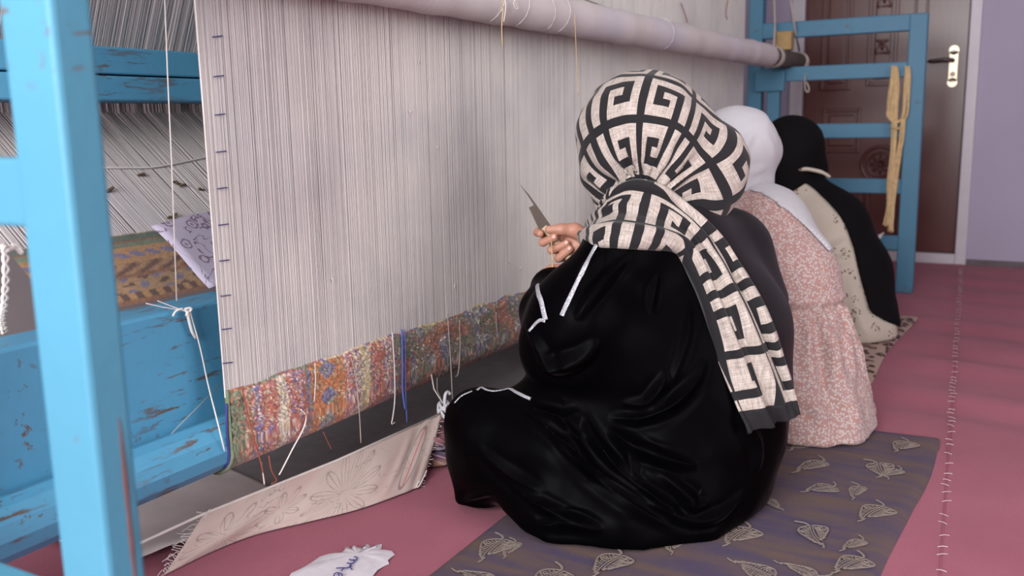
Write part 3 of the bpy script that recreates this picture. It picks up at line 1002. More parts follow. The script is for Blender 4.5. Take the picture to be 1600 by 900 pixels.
leaf_r = tc_.math('MULTIPLY', tc_.math('LESS_THAN', leafd, 0), tc_.ramp(tc_.math('ABSOLUTE', tc_.math('SUBTRACT', au, tc_.math('MULTIPLY_ADD', av, -.45, .578))), [(.0012, 1.0), (.0028, 0.0)]))
cm = tc_.mix(tc_.noise(uv, 20, 4), srgb(180, 160, 153), srgb(198, 181, 173))
cm = tc_.mix(tc_.ramp(tc_.noise(uv, 7, 2), [(.5, 0.0), (.7, .35)]), cm, srgb(182, 134, 132))
cm = tc_.mix(tc_.math('MAXIMUM', h1, tc_.math('MAXIMUM', h2, h3)), cm, srgb(150, 138, 130))
ink = tc_.math('MAXIMUM', tc_.math('MAXIMUM', e1, e2), tc_.math('MAXIMUM', tc_.math('MAXIMUM', e3, lines), leaf_e))
cm = tc_.mix(tc_.math('MULTIPLY', ink, .7), cm, srgb(112, 106, 100))
cm = tc_.mix(leaf_r, cm, srgb(190, 84, 92))
tc_.bump(tc_.noise(uv, 700, 2), .3, .001)
M_CLOTH = tc_.out(cm, .85)
topL, topR = onX(318, 803, -1.285), onX(690, 646, -1.165)
bot = [onZ(255, 899, .004), onZ(330, 862, .004), onZ(400, 835, .004), onZ(480, 816, .004), onZ(560, 796, .004), onZ(625, 773, .004), onZ(658, 760, .004)]
bots = spline(bot, 12)
NU, NV = 120, 26
Pc = np.zeros((NU, NV, 3))
pu, pv = np.zeros((NU, NV)), np.zeros((NU, NV))
for i in range(NU):
    u = i / (NU - 1)
    tpt = topL.lerp(topR, u) - Vector((0, 0, .006 * math.sin(PI * u)))
    fi = u * (len(bots) - 1)
    bpt = bots[int(fi)].lerp(bots[min(int(fi) + 1, len(bots) - 1)], fi % 1)
    for j in range(NV):
        v = j / (NV - 1)
        p = tpt.lerp(bpt, v)
        sag = math.sin(PI * v) * (0.016 * math.sin(PI * min(1, u * 1.1)) + .004)
        p += Vector((.5, -.5, -.25)).normalized() * sag
        cr = .0035 * math.sin(v * 5 + u * 26) * math.sin(PI * v) + .003 * math.sin(u * 70 + v * 4) * math.exp(-((u - 1) / .12) ** 2)
        cr += 0.007 * math.exp(-((u - .86 + .12 * v) / .02) ** 2) * math.sin(PI * v)
        p += Vector((.6, -.6, .4)) * cr
        if v > .9 and .03 < u < .97: p.z = max(p.z, .004 + .006 * (1 - v))
        Pc[i, j] = p
        pu[i, j], pv[i, j] = u * 0.62, v * 0.15
cl = thing('pattern_cloth', 'off-white cotton cloth with drawn flowers stretched along the pink floor', 'cloth', tuple((topL + topR) / 2 * 1.0))
co = link('cloth_sheet', grid_mesh('cloth_sheet', Pc, {'pu': pu, 'pv': pv}), M_CLOTH, cl, True)
md = co.modifiers.new('thick', 'SOLIDIFY')
md.thickness = .0016
tail_l = onX(140, 884, -1.30)
MB().tube([tail_l, onX(220, 848, -1.292), topL, topL.lerp(topR, .5) - Vector((0, 0, .006)), topR], .0028, 7).build('stretch_cord', M_WHITE_YARN, cl, True)
fz = MB()
for i in range(26):
    v = i / 25
    p = Vector(Pc[0, min(NV - 1, int(v * (NV - 1)))])
    fz.tube(spline([p, p + Vector((random.uniform(-.012, .0), random.uniform(-.012, .004), random.uniform(-.002, .006))), p + Vector((random.uniform(-.022, .004), random.uniform(-.016, .004), random.uniform(-.008, .006)))], 3), .0005, 4)
    q = Vector(Pc[-1, min(NV - 1, int(v * (NV - 1)))])
    fz.tube(spline([q, q + Vector((random.uniform(.0, .01), random.uniform(-.004, .01), random.uniform(-.003, .004)))], 2), .0005, 4)
for sx_, base_ in ((0, topL), (1, Vector(bots[-1]))):
    pts = [base_ + Vector((.012 * math.sin(a) * .5, .014 * math.cos(a * .8), -.004 * a + .01 * math.sin(a * 1.3))) for a in np.linspace(0, 5.5, 16)]
    if sx_: pts = [p + Vector((.004, 0, .028)) for p in pts]
    fz.tube(pts, .0011, 5)
tag(fz.build('frayed_threads', M_WHITE_YARN, cl), kind='stuff')
kb_ = MB()
kc = topR + Vector((0.004, .006, .008))
for q in range(7):
    a0_ = random.uniform(0, 6)
    pts = [kc + Vector((.014 * math.sin(a + a0_), .018 * math.cos(a * 1.2 + a0_), .016 * math.sin(a * .9 + q))) for a in np.linspace(0, 5, 14)]
    kb_.tube(pts, .0032, 6)
kb_.tube(spline([kc, kc + Vector((0, .004, .03)), kc + Vector((0, .014, .038)), kc + Vector((.004, .02, .032))], 4), .004, 6)
kb_.tube(spline([kc, kc + Vector((.01, -.012, .012)), kc + Vector((.014, -.02, .004))], 4), .003, 6)
tag(kb_.build('rag_knot', plain('white_rag', srgb(206, 206, 210), .8), cl, True), 'white rag knot at the corner')
MB().tube([kc + Vector((0, 0, .01)), onX(678, 608, -1.19), onX(674, 585, -1.195)], .0014, 6).build('tie_cord', M_WHITE_YARN, cl, True)
MB().tube([kc + Vector((0, 0, .01)), onX(683, 610, -1.19), onX(683, 590, -1.195)], .0009, 6).build('tie_cord', M_ROPE, cl, True)

# folded striped blanket behind the cloth
tb = NT('striped_blanket')
bz = tb.sep(tb.coord('Object'))[2]
bandn = tb.math('ADD', bz, tb.math('MULTIPLY', tb.noise(tb.coord(), 14, 2), .01))
bcx = tb.ramp(tb.math('FRACT', tb.math('MULTIPLY', bandn, 9.0)), [(0.0, srgb(120, 78, 72)), (.18, srgb(166, 132, 110)), (.30, srgb(96, 60, 80)), (.42, srgb(70, 66, 90)), (.47, srgb(170, 160, 170)), (.52, srgb(70, 54, 70)), (.66, srgb(150, 96, 104)), (.86, srgb(140, 92, 100)), (.92, srgb(60, 44, 50))])
chk = tb.math('GREATER_THAN', tb.math('SINE', tb.math('MULTIPLY', tb.math('ADD', tb.sep(tb.coord())[1], bz), 420)), .75)
bcx = tb.mix(tb.math('MULTIPLY', chk, .45), bcx, srgb(196, 170, 170))
tb.bump(tb.noise(tb.coord(), 300, 2), .4, .002)
M_BLANKET = tb.out(bcx, .9)
bl = thing('folded_blanket', 'folded striped purple blanket tucked behind the white pattern cloth', 'blanket', (-1.07, 1.80, 0))
for k, (zz, ww) in enumerate(((0.0, .0), (.034, -.010))):
    P0 = onZ(684, 744) + Vector((-.035, .03, 0))
    vs = MB()
    n1 = 16
    ring = []
    secs = [P0, P0 + Vector((0.0, .06, 0)), P0 + Vector((-.012, .13, 0)), P0 + Vector((-.03, .20, 0))]
    secs = spline(secs, 5)
    rings = []
    for q, c0 in enumerate(secs):
        f = min(1, (q + 1) / 2)
        row = []
        for a in np.linspace(0, 2 * PI, n1, endpoint=False):
            ca, sa = math.cos(a), math.sin(a)
            row.append(c0 + Vector((.055 * f * math.copysign(abs(ca) ** .5, ca) + ww - .02, 0, zz + .019 + .016 * math.copysign(abs(sa) ** .6, sa) + .004 * math.sin(q * 1.1 + k))))
        rings.append(row)
    V = [p for r__ in rings for p in r__]
    F = []
    for q in range(len(rings) - 1):
        for a in range(n1):
            F.append((q * n1 + a, q * n1 + (a + 1) % n1, (q + 1) * n1 + (a + 1) % n1, (q + 1) * n1 + a))
    F.append(tuple(range(n1))[::-1])
    F.append(tuple((len(rings) - 1) * n1 + a for a in range(n1)))
    MB().add(V, F).build('fold', M_BLANKET, bl, True)

# torn paper with handwriting
ppx = [(448, 905), (455, 895), (470, 886), (486, 877), (500, 869), (515, 864), (530, 863), (538, 859), (540, 853), (543, 858), (549, 856), (552, 852), (556, 851), (560, 854), (573, 857), (575, 848), (582, 855), (590, 856), (597, 849), (595, 857), (604, 859), (612, 860), (617, 864), (611, 869), (606, 875), (608, 879), (600, 882), (590, 890), (582, 899), (574, 912)]
pv_ = [onZ(x, y, .0045) for x, y in ppx]
cen = sum(pv_, Vector()) / len(pv_)
pm = MB()
ringo = []
for f, dz in ((1, -.002), (.8, .002), (.45, .0035)):
    ringo += [cen.lerp(p, f) + Vector((0, 0, dz + .0015 * math.sin(i * 1.9))) for i, p in enumerate(pv_)]
nq = len(pv_)
Fp = []
for r__ in range(2):
    for i in range(nq):
        Fp.append((r__ * nq + i, r__ * nq + (i + 1) % nq, (r__ + 1) * nq + (i + 1) % nq, (r__ + 1) * nq + i))
ringo.append(cen + Vector((0, 0, .004)))
for i in range(nq): Fp.append((2 * nq + i, 2 * nq + (i + 1) % nq, 3 * nq))
pap = thing('torn_paper', 'torn scrap of white paper with blue handwriting on the pink floor', 'paper', tuple(cen))
pm.add(ringo, Fp).build('paper_sheet', plain('thin_white_paper', srgb(206, 200, 206), .8, .08, 60), pap, True)
wr_ = MB()
for st in ([(825, 362), (850, 368), (857, 385), (840, 402), (815, 396)], [(768, 392), (795, 400), (825, 405), (822, 425), (790, 440), (742, 432)], [(790, 440), (775, 470), (800, 510)],
           [(795, 462), (770, 480), (735, 490), (690, 489), (620, 492)], [(705, 490), (690, 508), (676, 522)], [(595, 590), (600, 556), (640, 544), (680, 560), (692, 590)], [(640, 560), (655, 575), (650, 600)]):
    wr_.tube(spline([onZ(440 + x / 7.27, 820 + y / 7.27, .0105) for x, y in st], 5), .0011, 5)
wr_.build('handwriting', M_INK, pap)

# ------------------------------------------------------------------ mats
tm = NT('purple_brown_brocade')
mco = tm.coord('Object')
mn = tm.noise(tm.coord(scale=(3, 16, 3)), 1.3, 4, .6)
mc_ = tm.mix(tm.ramp(mn, [(.35, 0.0), (.65, 1.0)]), srgb(66, 56, 86), srgb(98, 77, 68))
wvn = tm.math('SINE', tm.math('MULTIPLY', tm.sep(mco)[1], 2600))
mc_ = tm.mix(tm.math('MULTIPLY', tm.noise(mco, 500, 2), .3), mc_, srgb(110, 96, 96))
tm.bump(tm.math('ADD', wvn, tm.noise(mco, 600, 2)), .4, .0015)
M_MAT = tm.out(mc_, .9)


def mat_mesh(fn, nx, ny, thick, name):
    """top surface fn(u,v)->(x,y,z) with rounded rim down to the floor"""
    P = np.zeros((nx, ny, 3))
    for i in range(nx):
        for j in range(ny):
            u, v = i / (nx - 1), j / (ny - 1)
            x, y, z = fn(u, v)
            e = min(i, nx - 1 - i, j, ny - 1 - j)
            z0 = [0.001, thick * .75][e] if e < 2 else thick
            P[i, j] = (x, y, z0 + z * (1 if e >= 2 else .4))
    return grid_mesh(name, P)


def mat1(u, v):
    y = 0.70 + (2.315 - 0.70) * v
    xr = -0.172 + .016 * math.sin(v * 9 + .5) + (-.05 * max(0, .30 - abs(v - .72)) if .5 < v < .95 else 0)
    xl = -0.868 + .006 * math.sin(v * 7)
    y += -.012 * math.sin(u * 3.1) * v
    return (xl + (xr - xl) * u, y, .0015 * math.sin(u * 9 + v * 17))


mat_ = thing('sitting_mat', 'purple-brown brocade floor mat with silver leaf embroidery under front weaver', 'mat', (-.52, 1.5, 0))
link('mat_cloth', mat_mesh(mat1, 60, 110, .010, 'mat_cloth'), M_MAT, mat_, True)
M_SILVER = plain('silver_beige_thread', srgb(136, 124, 115), .7, .2, 200)


def leaf_mesh(variant):
    """embroidered motif: pointed two-lobed leaf filled with stitched ribs, and a curling stem"""
    b = MB()
    up = Vector((0, 0, 1))

    def rib(pts, w): b.ribbon([Vector((x, y, 0)) for x, y in pts], up, w, .0002)

    wl, wr = (.029, .022) if variant == 0 else (.018, .014)
    vein = lambda f: (.006 * math.sin(f * 3.0) - .002, -.030 + .078 * f)
    for s, w_ in ((1, wr), (-1, wl)):
        hi_ = .93 if s > 0 else .72                       # the two lobes end at different heights
        prof_ = lambda f: w_ * (math.sin(PI * min(1, f / hi_)) ** .75) * (1.15 - .55 * f) if f < hi_ else 0
        out = []
        for f in np.linspace(0, hi_, 20):
            vx, vy = vein(f)
            out.append((vx + s * (prof_(f) + .0015), vy - .012 * math.sin(PI * f / hi_)))
        rib(out, .0030)
        rib([(vein(f)[0] + s * .0022, vein(f)[1]) for f in np.linspace(.02, hi_, 16)], .0024)
        nr = 13
        for q in range(1, nr):
            f = hi_ * q / nr
            vx, vy = vein(f)
            w1_ = prof_(f)
            l0, l1 = (.12, .92) if q % 3 else (.12, .55)
            pts = [(vx + s * (.003 + w1_ * e), vy - .012 * math.sin(PI * f / hi_) * e + .006 * math.sin(PI * e)) for e in np.linspace(l0, l1, 5)]
            rib(pts, .0026 if q % 2 else .0018)
        c0 = vein(.42 * hi_)
        sp = [(c0[0] + s * (.0042 + w_ * .42) + .30 * w_ * math.exp(-a * .20) * math.cos(a * s), c0[1] - .012 + .30 * w_ * math.exp(-a * .20) * math.sin(a)) for a in np.linspace(0, 7, 20)]
        rib(sp, .0020)
    tx, ty = vein(.93)
    rib([(tx, ty - .006), (tx + .001, ty + .004), (tx + .004, ty + .013)], .0034)
    rib([(.001 + .020 * a * a, -.030 - .024 * a + .006 * a * a) for a in np.linspace(0, 1, 9)], .0044)
    return b.mesh('embroidered_leaf')


LM = [leaf_mesh(0), leaf_mesh(1)]
for me in LM: me.materials.append(M_SILVER)
for (x, y, var, rot, sc_) in ((1158, 836, 0, 1.9, 1.0), (1274, 834, 0, 2.6, .95), (1336, 851, 1, 1.7, .7), (1370, 801, 0, 1.8, 1.0), (1378, 733, 0, 2.5, 1.0), (1424, 744, 1, 1.6, .8),
                              (1270, 728, 1, 1.7, 1.1), (1285, 764, 0, 1.4, .8), (1340, 768, 1, 2.1, .8), (1436, 700, 0, 1.9, .9), (762, 853, 0, 2.2, 1.0), (800, 857, 1, 2.3, .7),
                              (955, 880, 0, 2.0, 1.0), (1182, 893, 0, .2, .95), (1252, 892, 1, .3, .8), (1369, 889, 0, 1.7, .9), (1210, 787, 1, 2.9, .6), (1053, 848, 0, 2.4, .8), (1255, 697, 1, 1.7, .9), (1310, 693, 1, 1.8, .7),
                              (860, 905, 0, 2.0, 1.0), (1150, 940, 0, 1.9, 1.0), (1280, 955, 0, 2.5, 1.0), (1010, 935, 1, 2.0, .9), (745, 905, 0, .4, .9)):
    p = onZ(x, y, .0115)
    p.x = min(max(p.x, -.805), -.236)
    o = bpy.data.objects.new('embroidered_leaf', LM[var])
    COL.objects.link(o)
    o.parent = mat_
    o.matrix_parent_inverse = Matrix.Translation(-mat_.location)
    o.location = (p.x, p.y, .0125)
    o.rotation_euler = (0, 0, rot + PI - .52 - 1.57)
    o.scale = (sc_ * 1.15,) * 3

tl = NT('leopard_print_fabric')
lc = tl.coord('Object', scale=(1, .75, 1))
lv = tl.vor(lc, 34, 'F1', 1.0)
ln = tl.noise(lc, 60, 2)
ring = tl.math('ADD', lv, tl.math('MULTIPLY', ln, .35))
lcol = tl.ramp(ring, [(.28, srgb(150, 118, 106)), (.36, srgb(60, 40, 42)), (.56, srgb(66, 46, 46)), (.64, srgb(172, 146, 134))])
tl.bump(tl.noise(lc, 400, 2), .3, .001)
M_LEO = tl.out(lcol, .9)


def mat2(u, v):
    y = 2.335 + (3.72 - 2.335) * v
    xr = -0.386 + .010 * math.sin(v * 8) - .015 * (1 - v)
    xl = -0.92
    return (xl + (xr - xl) * u, y + .03 * u * v - .02 * v, .002 * math.sin(u * 7 + v * 15))


m2 = thing('leopard_mat', 'leopard print floor mat under the two far weavers', 'mat', (-.6, 3.0, 0))
link('mat_cloth', mat_mesh(mat2, 40, 80, .009, 'leopard_cloth'), M_LEO, m2, True)


# ------------------------------------------------------------------ people: bodies and clothes as one skinned surface each
class Field:
    """signed distance grid with smooth unions, skinned by surface nets"""

    def __init__(s, lo, hi, h):
        s.lo, s.h = np.array(lo, np.float32), h
        s.n = np.ceil((np.array(hi) - np.array(lo)) / h).astype(int) + 1
        s.d = np.full(s.n, 0.5, np.float32)

    def _box(s, pts, pad):
        pts = np.array(pts)
        a = np.clip(np.floor((pts.min(0) - pad - s.lo) / s.h).astype(int), 0, s.n - 1)
        b = np.clip(np.ceil((pts.max(0) + pad - s.lo) / s.h).astype(int) + 1, 1, s.n)
        if np.any(b <= a): return None
        ax = [s.lo[i] + s.h * np.arange(a[i], b[i], dtype=np.float32) for i in range(3)]
        return tuple(slice(a[i], b[i]) for i in range(3)), ax[0][:, None, None], ax[1][None, :, None], ax[2][None, None, :]

    def _merge(s, sl, d, k):
        o = s.d[sl]
        if k > 0:
            hh = np.clip(0.5 + 0.5 * (o - d) / k, 0, 1)
            s.d[sl] = o + (d - o) * hh - k * hh * (1 - hh)
        else:
            s.d[sl] = np.minimum(o, d)

    def cap(s, a, b, ra, rb, k=0.02, sub=False, flat=None):
        """tapered capsule; flat=(direction, factor) thins it along a direction"""
        a, b = np.array(a, np.float32), np.array(b, np.float32)
        bx = s._box([a, b], max(ra, rb) + k * 1.5 + 3 * s.h)
        if bx is None: return s
        sl, X, Y, Z = bx
        ab = b - a
        L2 = max(float(ab @ ab), 1e-9)
        t = np.clip(((X - a[0]) * ab[0] + (Y - a[1]) * ab[1] + (Z - a[2]) * ab[2]) / L2, 0, 1)
        dx, dy, dz = X - a[0] - t * ab[0], Y - a[1] - t * ab[1], Z - a[2] - t * ab[2]
        q = dx * dx + dy * dy + dz * dz
        if flat is not None:
            f = np.array(flat[0], np.float32)
            f /= np.linalg.norm(f)
            c = dx * f[0] + dy * f[1] + dz * f[2]
            q = q + c * c * (1 / flat[1] ** 2 - 1)
        d = np.sqrt(q) - (ra + (rb - ra) * t)
        if flat is not None: d = d * (flat[1] * .5 + .5)
        if sub:
            o = s.d[sl]
            hh = np.clip(0.5 - 0.5 * (o + d) / max(k, 1e-4), 0, 1)
            s.d[sl] = o + (-d - o) * hh + k * hh * (1 - hh)
        else:
            s._merge(sl, d, k)
        return s

    def chain(s, pts, k=0.02, flat=None):
        for (p, r), (q, r2) in zip(pts[:-1], pts[1:]): s.cap(p, q, r, r2, k, flat=flat)
        return s

    def ell(s, c, rad, axes=None, k=0.02, sub=False):
        """ellipsoid with optional 3 axis rows"""
        c = np.array(c, np.float32)
        A = np.eye(3, dtype=np.float32) if axes is None else np.array([np.array(v) / np.linalg.norm(v) for v in axes], np.float32)
        bx = s._box([c], max(rad) + k * 1.5 + 3 * s.h)
        sl, X, Y, Z = bx
        dx, dy, dz = X - c[0], Y - c[1], Z - c[2]
        q0 = q1 = 0
        for i in range(3):
            w = dx * A[i, 0] + dy * A[i, 1] + dz * A[i, 2]
            q0 = q0 + (w / rad[i]) ** 2
            q1 = q1 + (w / rad[i] ** 2) ** 2
        k0, k1 = np.sqrt(q0), np.sqrt(q1)
        d = k0 * (k0 - 1) / np.maximum(k1, 1e-6)
        if sub:
            o = s.d[sl]
            hh = np.clip(0.5 - 0.5 * (o + d) / max(k, 1e-4), 0, 1)
            s.d[sl] = o + (-d - o) * hh + k * hh * (1 - hh)
        else:
            s._merge(sl, d, k)
        return s

    def floor(s, z):
        Z = s.lo[2] + s.h * np.arange(s.n[2], dtype=np.float32)
        s.d = np.maximum(s.d, (z - Z)[None, None, :])
        return s

    def skin(s):
        D = s.d.copy()
        D[0], D[-1], D[:, 0], D[:, -1], D[:, :, 0], D[:, :, -1] = .5, .5, .5, .5, .5, .5
        ins = D < 0
        nx, ny, nz = np.array(D.shape) - 1
        cs = [(i, j, k) for i in (0, 1) for j in (0, 1) for k in (0, 1)]
        cnt = sum(ins[i:i + nx, j:j + ny, k:k + nz].astype(np.int8) for i, j, k in cs)
        act = (cnt > 0) & (cnt < 8)
        ci = np.argwhere(act)
        vid = np.full((nx, ny, nz), -1, np.int64)
        vid[act] = np.arange(len(ci))
        acc = np.zeros((len(ci), 3), np.float64)
        num = np.zeros(len(ci))
        for a in cs:
            for ax in range(3):
                if a[ax]: continue
                b = list(a)
                b[ax] = 1
                da = D[ci[:, 0] + a[0], ci[:, 1] + a[1], ci[:, 2] + a[2]]
                db = D[ci[:, 0] + b[0], ci[:, 1] + b[1], ci[:, 2] + b[2]]
                m = (da < 0) != (db < 0)
                t = da[m] / (da[m] - db[m])
                off = np.tile(np.array(a, float), (m.sum(), 1))
                off[:, ax] += t
                acc[m] += off
                num[m] += 1
        V = (ci + acc / num[:, None]) * s.h + s.lo
        F = []
        for ax in range(3):
            sl0, sl1 = [slice(1, -1)] * 3, [slice(1, -1)] * 3
            sl0[ax], sl1[ax] = slice(0, -1), slice(1, None)
            A, B = ins[tuple(sl0)], ins[tuple(sl1)]
            e = np.argwhere(A != B)
            inside = A[tuple(e.T)]
            base = e + 1
            base[:, ax] -= 1
            o1, o2 = (ax + 1) % 3, (ax + 2) % 3
            q = []
            for (u, v) in ((0, 0), (1, 0), (1, 1), (0, 1)):
                c = base.copy()
                c[:, o1] -= 1 - u
                c[:, o2] -= 1 - v
                q.append(vid[c[:, 0], c[:, 1], c[:, 2]])
            q = np.stack(q, -1)
            q[~inside] = q[~inside][:, ::-1]
            F.append(q)
        F = np.concatenate(F)
        F = F[(F >= 0).all(1)]
        return V, F


def relax(V, F, it=3, lam=0.5):
    E = np.concatenate([F[:, [0, 1]], F[:, [1, 2]], F[:, [2, 3]], F[:, [3, 0]]])
    for _ in range(it):
        S = np.zeros_like(V)
        N = np.zeros(len(V))
        for a, b in ((0, 1), (1, 0)):
            np.add.at(S, E[:, a], V[E[:, b]])
            np.add.at(N, E[:, a], 1)
        V = V + (S / np.maximum(N, 1)[:, None] - V) * lam
    return V


def refine(V, F):
    """split every quad in four"""
    E = np.sort(np.concatenate([F[:, [0, 1]], F[:, [1, 2]], F[:, [2, 3]], F[:, [3, 0]]]), 1)
    U, inv = np.unique(E, axis=0, return_inverse=True)
    inv = inv.reshape(4, -1).T + len(V)
    c = np.arange(len(F)) + len(V) + len(U)
    V2 = np.concatenate([V, V[U].mean(1), V[F].mean(1)])
    F2 = np.concatenate([np.stack([F[:, i], inv[:, i], c, inv[:, (i + 3) % 4]], 1) for i in range(4)])
    return V2, F2


def vnormals(V, F):
    n = np.cross(V[F[:, 2]] - V[F[:, 0]], V[F[:, 3]] - V[F[:, 1]])
    N = np.zeros_like(V)
    for i in range(4): np.add.at(N, F[:, i], n)
    return N / np.maximum(np.linalg.norm(N, axis=1, keepdims=True), 1e-9)


def bvh_of(parts):
    vs, fs = [], []
    for V, F in parts:
        n = len(vs)
        vs += [tuple(v) for v in V]
        fs += [tuple(int(i) + n for i in f) for f in F]
    return BVHTree.FromPolygons(vs, fs)


def cast(bvh, x, y):
    d = ray(x, y).normalized()
    h = bvh.ray_cast(EYE, d)
    return (h[0], h[1]) if h[0] is not None else (None, None)


def sculpt(V, F, bvh, strokes):
    """raise cloth folds along strokes laid on the surface: (pixels, height, width)"""
    N = vnormals(V, F)
    D = np.zeros(len(V))
    for px, hgt, wid in strokes:
        pts = []
        for p in spline([Vector((x, y, 0)) for x, y in px], 6):
            h, _ = cast(bvh, p.x, p.y)
            if h is not None: pts.append(np.array(h))
        if len(pts) < 2: continue
        P = np.array(pts)
        m = np.all((V > P.min(0) - 4 * wid) & (V < P.max(0) + 4 * wid), axis=1)
        idx = np.nonzero(m)[0]
        best = np.full(len(idx), 9.0)
        tt = np.zeros(len(idx))
        for i in range(len(P) - 1):
            a, ab = P[i], P[i + 1] - P[i]
            t = np.clip(((V[idx] - a) @ ab) / max(ab @ ab, 1e-9), 0, 1)
            dd = np.linalg.norm(V[idx] - a - t[:, None] * ab, axis=1)
            b = dd < best
            best[b] = dd[b]
            tt[b] = (i + t[b]) / (len(P) - 1)
        env = np.sin(PI * np.clip(tt, 0, 1)) ** 1.1
        ww = wid * (.55 + .45 * env)
        D[idx] += hgt * env * (.55 * np.exp(-(best / (1.9 * ww)) ** 2) + .65 * np.exp(-np.sqrt(best ** 2 + (.12 * ww) ** 2) / (.75 * ww)) - .30 * np.exp(-((best - 3.2 * ww) / (ww * 1.4)) ** 2))
    return V + N * D[:, None]


# ---- cloth materials
def velvet():
    t = NT('black_velvet')
    co = t.coord()
    c = t.mix(t.noise(co, 40, 2), (0.0008, 0.0007, 0.001, 1), (0.0015, 0.0012, 0.0016, 1))
    t.bump(t.noise(co, 26, 2), .15, .004)
    return t.out(c, .42, Sheen_Weight=0.085, Sheen_Roughness=0.2, Sheen_Tint=srgb(205, 170, 178), Specular_IOR_Level=.02)


M_VELVET = velvet()
M_CHARCOAL = plain('charcoal_satin', srgb(26, 22, 25), .5, .1, 40, Sheen_Weight=.03, Specular_IOR_Level=.2)
M_BLACKCLOTH = plain('black_cotton', srgb(9, 8, 10), .85, .1, 60, Specular_IOR_Level=.15)
M_SCARFBLACK = plain('scarf_black_border', srgb(19, 17, 21), .85, .1, 200)
M_WHITESCARF = plain('white_jersey', srgb(190, 189, 194), .85, .03, 60, Sheen_Weight=.1)
tsq = NT('silver_sequin_trim')
sqv = tsq.vor(tsq.coord(), 420, 'F1')
tsq.bump(sqv, .8, .002)
M_TRIM = tsq.out(tsq.mix(tsq.ramp(sqv, [(.2, 0.0), (.5, 1.0)]), srgb(232, 232, 236), srgb(176, 176, 184)), .28, Metallic=.35)


def floral(name, base, spot, spot2, scale, thr):
    t = NT(name)
    co = t.coord()
    v = t.vor(co, scale, 'F1', 1.0)
    cell = t.vor(co, scale, 'F1', 1.0, 'Color')
    rnd = t.sep(cell)[0]
    nn = t.noise(co, scale * 3.2, 2)
    msk = t.ramp(t.math('ADD', v, t.math('MULTIPLY', t.math('SUBTRACT', nn, .5), .55)), [(thr, 1.0), (thr + .07, 0.0)])
    c = t.mix(t.noise(co, 14, 2), tuple(x * .93 for x in base[:3]) + (1,), base)
    c = t.mix(msk, c, t.mix(t.math('GREATER_THAN', rnd, .72), spot, spot2))
    t.bump(t.noise(co, 300, 2), .2, .001)
    return t.out(c, .85, Sheen_Weight=.15)


M_PINKDRESS = floral('pink_ditsy_print', srgb(170, 138, 136), srgb(192, 178, 172), srgb(176, 128, 114), 185, .46)


def sprig():
    t = NT('cream_sprig_print')
    co = t.coord()
    v = t.vor(co, 19, 'F1', .75)
    pos = t.vor(co, 19, 'F1', .75, 'Position')
    # petals: small dots clustered round each sprig centre
    small = t.vor(co, 95, 'F1', .8)
    petals = t.math('MULTIPLY', t.math('LESS_THAN', small, .36), t.math('MULTIPLY', t.math('LESS_THAN', v, .42), t.math('GREATER_THAN', v, .10)))
    c = t.mix(t.noise(co, 12, 2), srgb(186, 175, 160), srgb(200, 190, 176))
    c = t.mix(petals, c, t.mix(t.noise(co, 30, 1), srgb(92, 62, 58), srgb(110, 92, 72)))
    return t.out(c, .85)


M_CREAMDRESS = sprig()


def key_print():
    """square meander on linen: grid lines and a hook in every cell, from the cloth coordinates pu, pv (cells)"""
    t = NT('greek_key_linen')
    u, v = t.attr('pu'), t.attr('pv')
    cu, cv = t.math('FLOOR', u), t.math('FLOOR', v)
    x, y = t.math('MULTIPLY', t.math('FRACT', u), 8), t.math('MULTIPLY', t.math('FRACT', v), 8)
    par = t.math('FLOORED_MODULO', cu, 2)
    xm = t.math('ADD', t.math('MULTIPLY', par, t.math('SUBTRACT', 9.0, x)), t.math('MULTIPLY', t.math('SUBTRACT', 1.0, par), x))
    par2 = t.math('FLOORED_MODULO', cv, 2)
    ym = t.math('ADD', t.math('MULTIPLY', par2, t.math('SUBTRACT', 9.0, y)), t.math('MULTIPLY', t.math('SUBTRACT', 1.0, par2), y))

    def rect(X, Y, x0, x1, y0, y1):
        a = t.math('MULTIPLY', t.math('GREATER_THAN', X, x0), t.math('LESS_THAN', X, x1))
        b = t.math('MULTIPLY', t.math('GREATER_THAN', Y, y0), t.math('LESS_THAN', Y, y1))
        return t.math('MULTIPLY', a, b)

    m = t.math('MAXIMUM', t.math('LESS_THAN', x, 1.15), t.math('LESS_THAN', y, 1.15))
    for r in ((2.5, 3.7, 2.5, 8.2), (2.5, 6.9, 2.5, 3.7), (5.7, 6.9, 2.5, 6.2), (4.6, 6.9, 5.0, 6.2)):
        m = t.math('MAXIMUM', m, rect(xm, ym, *r))
    lin = t.noise(t.comb(t.math('MULTIPLY', u, 55), t.math('MULTIPLY', v, 5)), 1, 3)
    lin2 = t.noise(t.comb(t.math('MULTIPLY', u, 5), t.math('MULTIPLY', v, 55)), 1, 3)
    c = t.mix(t.ramp(t.math('MULTIPLY', t.math('ADD', lin, lin2), .5), [(.34, 0.0), (.66, 1.0)]), srgb(138, 126, 116), srgb(202, 191, 183))
    c = t.mix(m, c, srgb(17, 15, 19))
    t.bump(t.math('ADD', lin, lin2), .25, .0008)
    return t.out(c, .9, Sheen_Weight=.1)


M_KEY = key_print()


def put(name, V, F, mat, parent, attrs=None):
    return link(name, np_mesh(name, V, F, attrs), mat, parent, True)


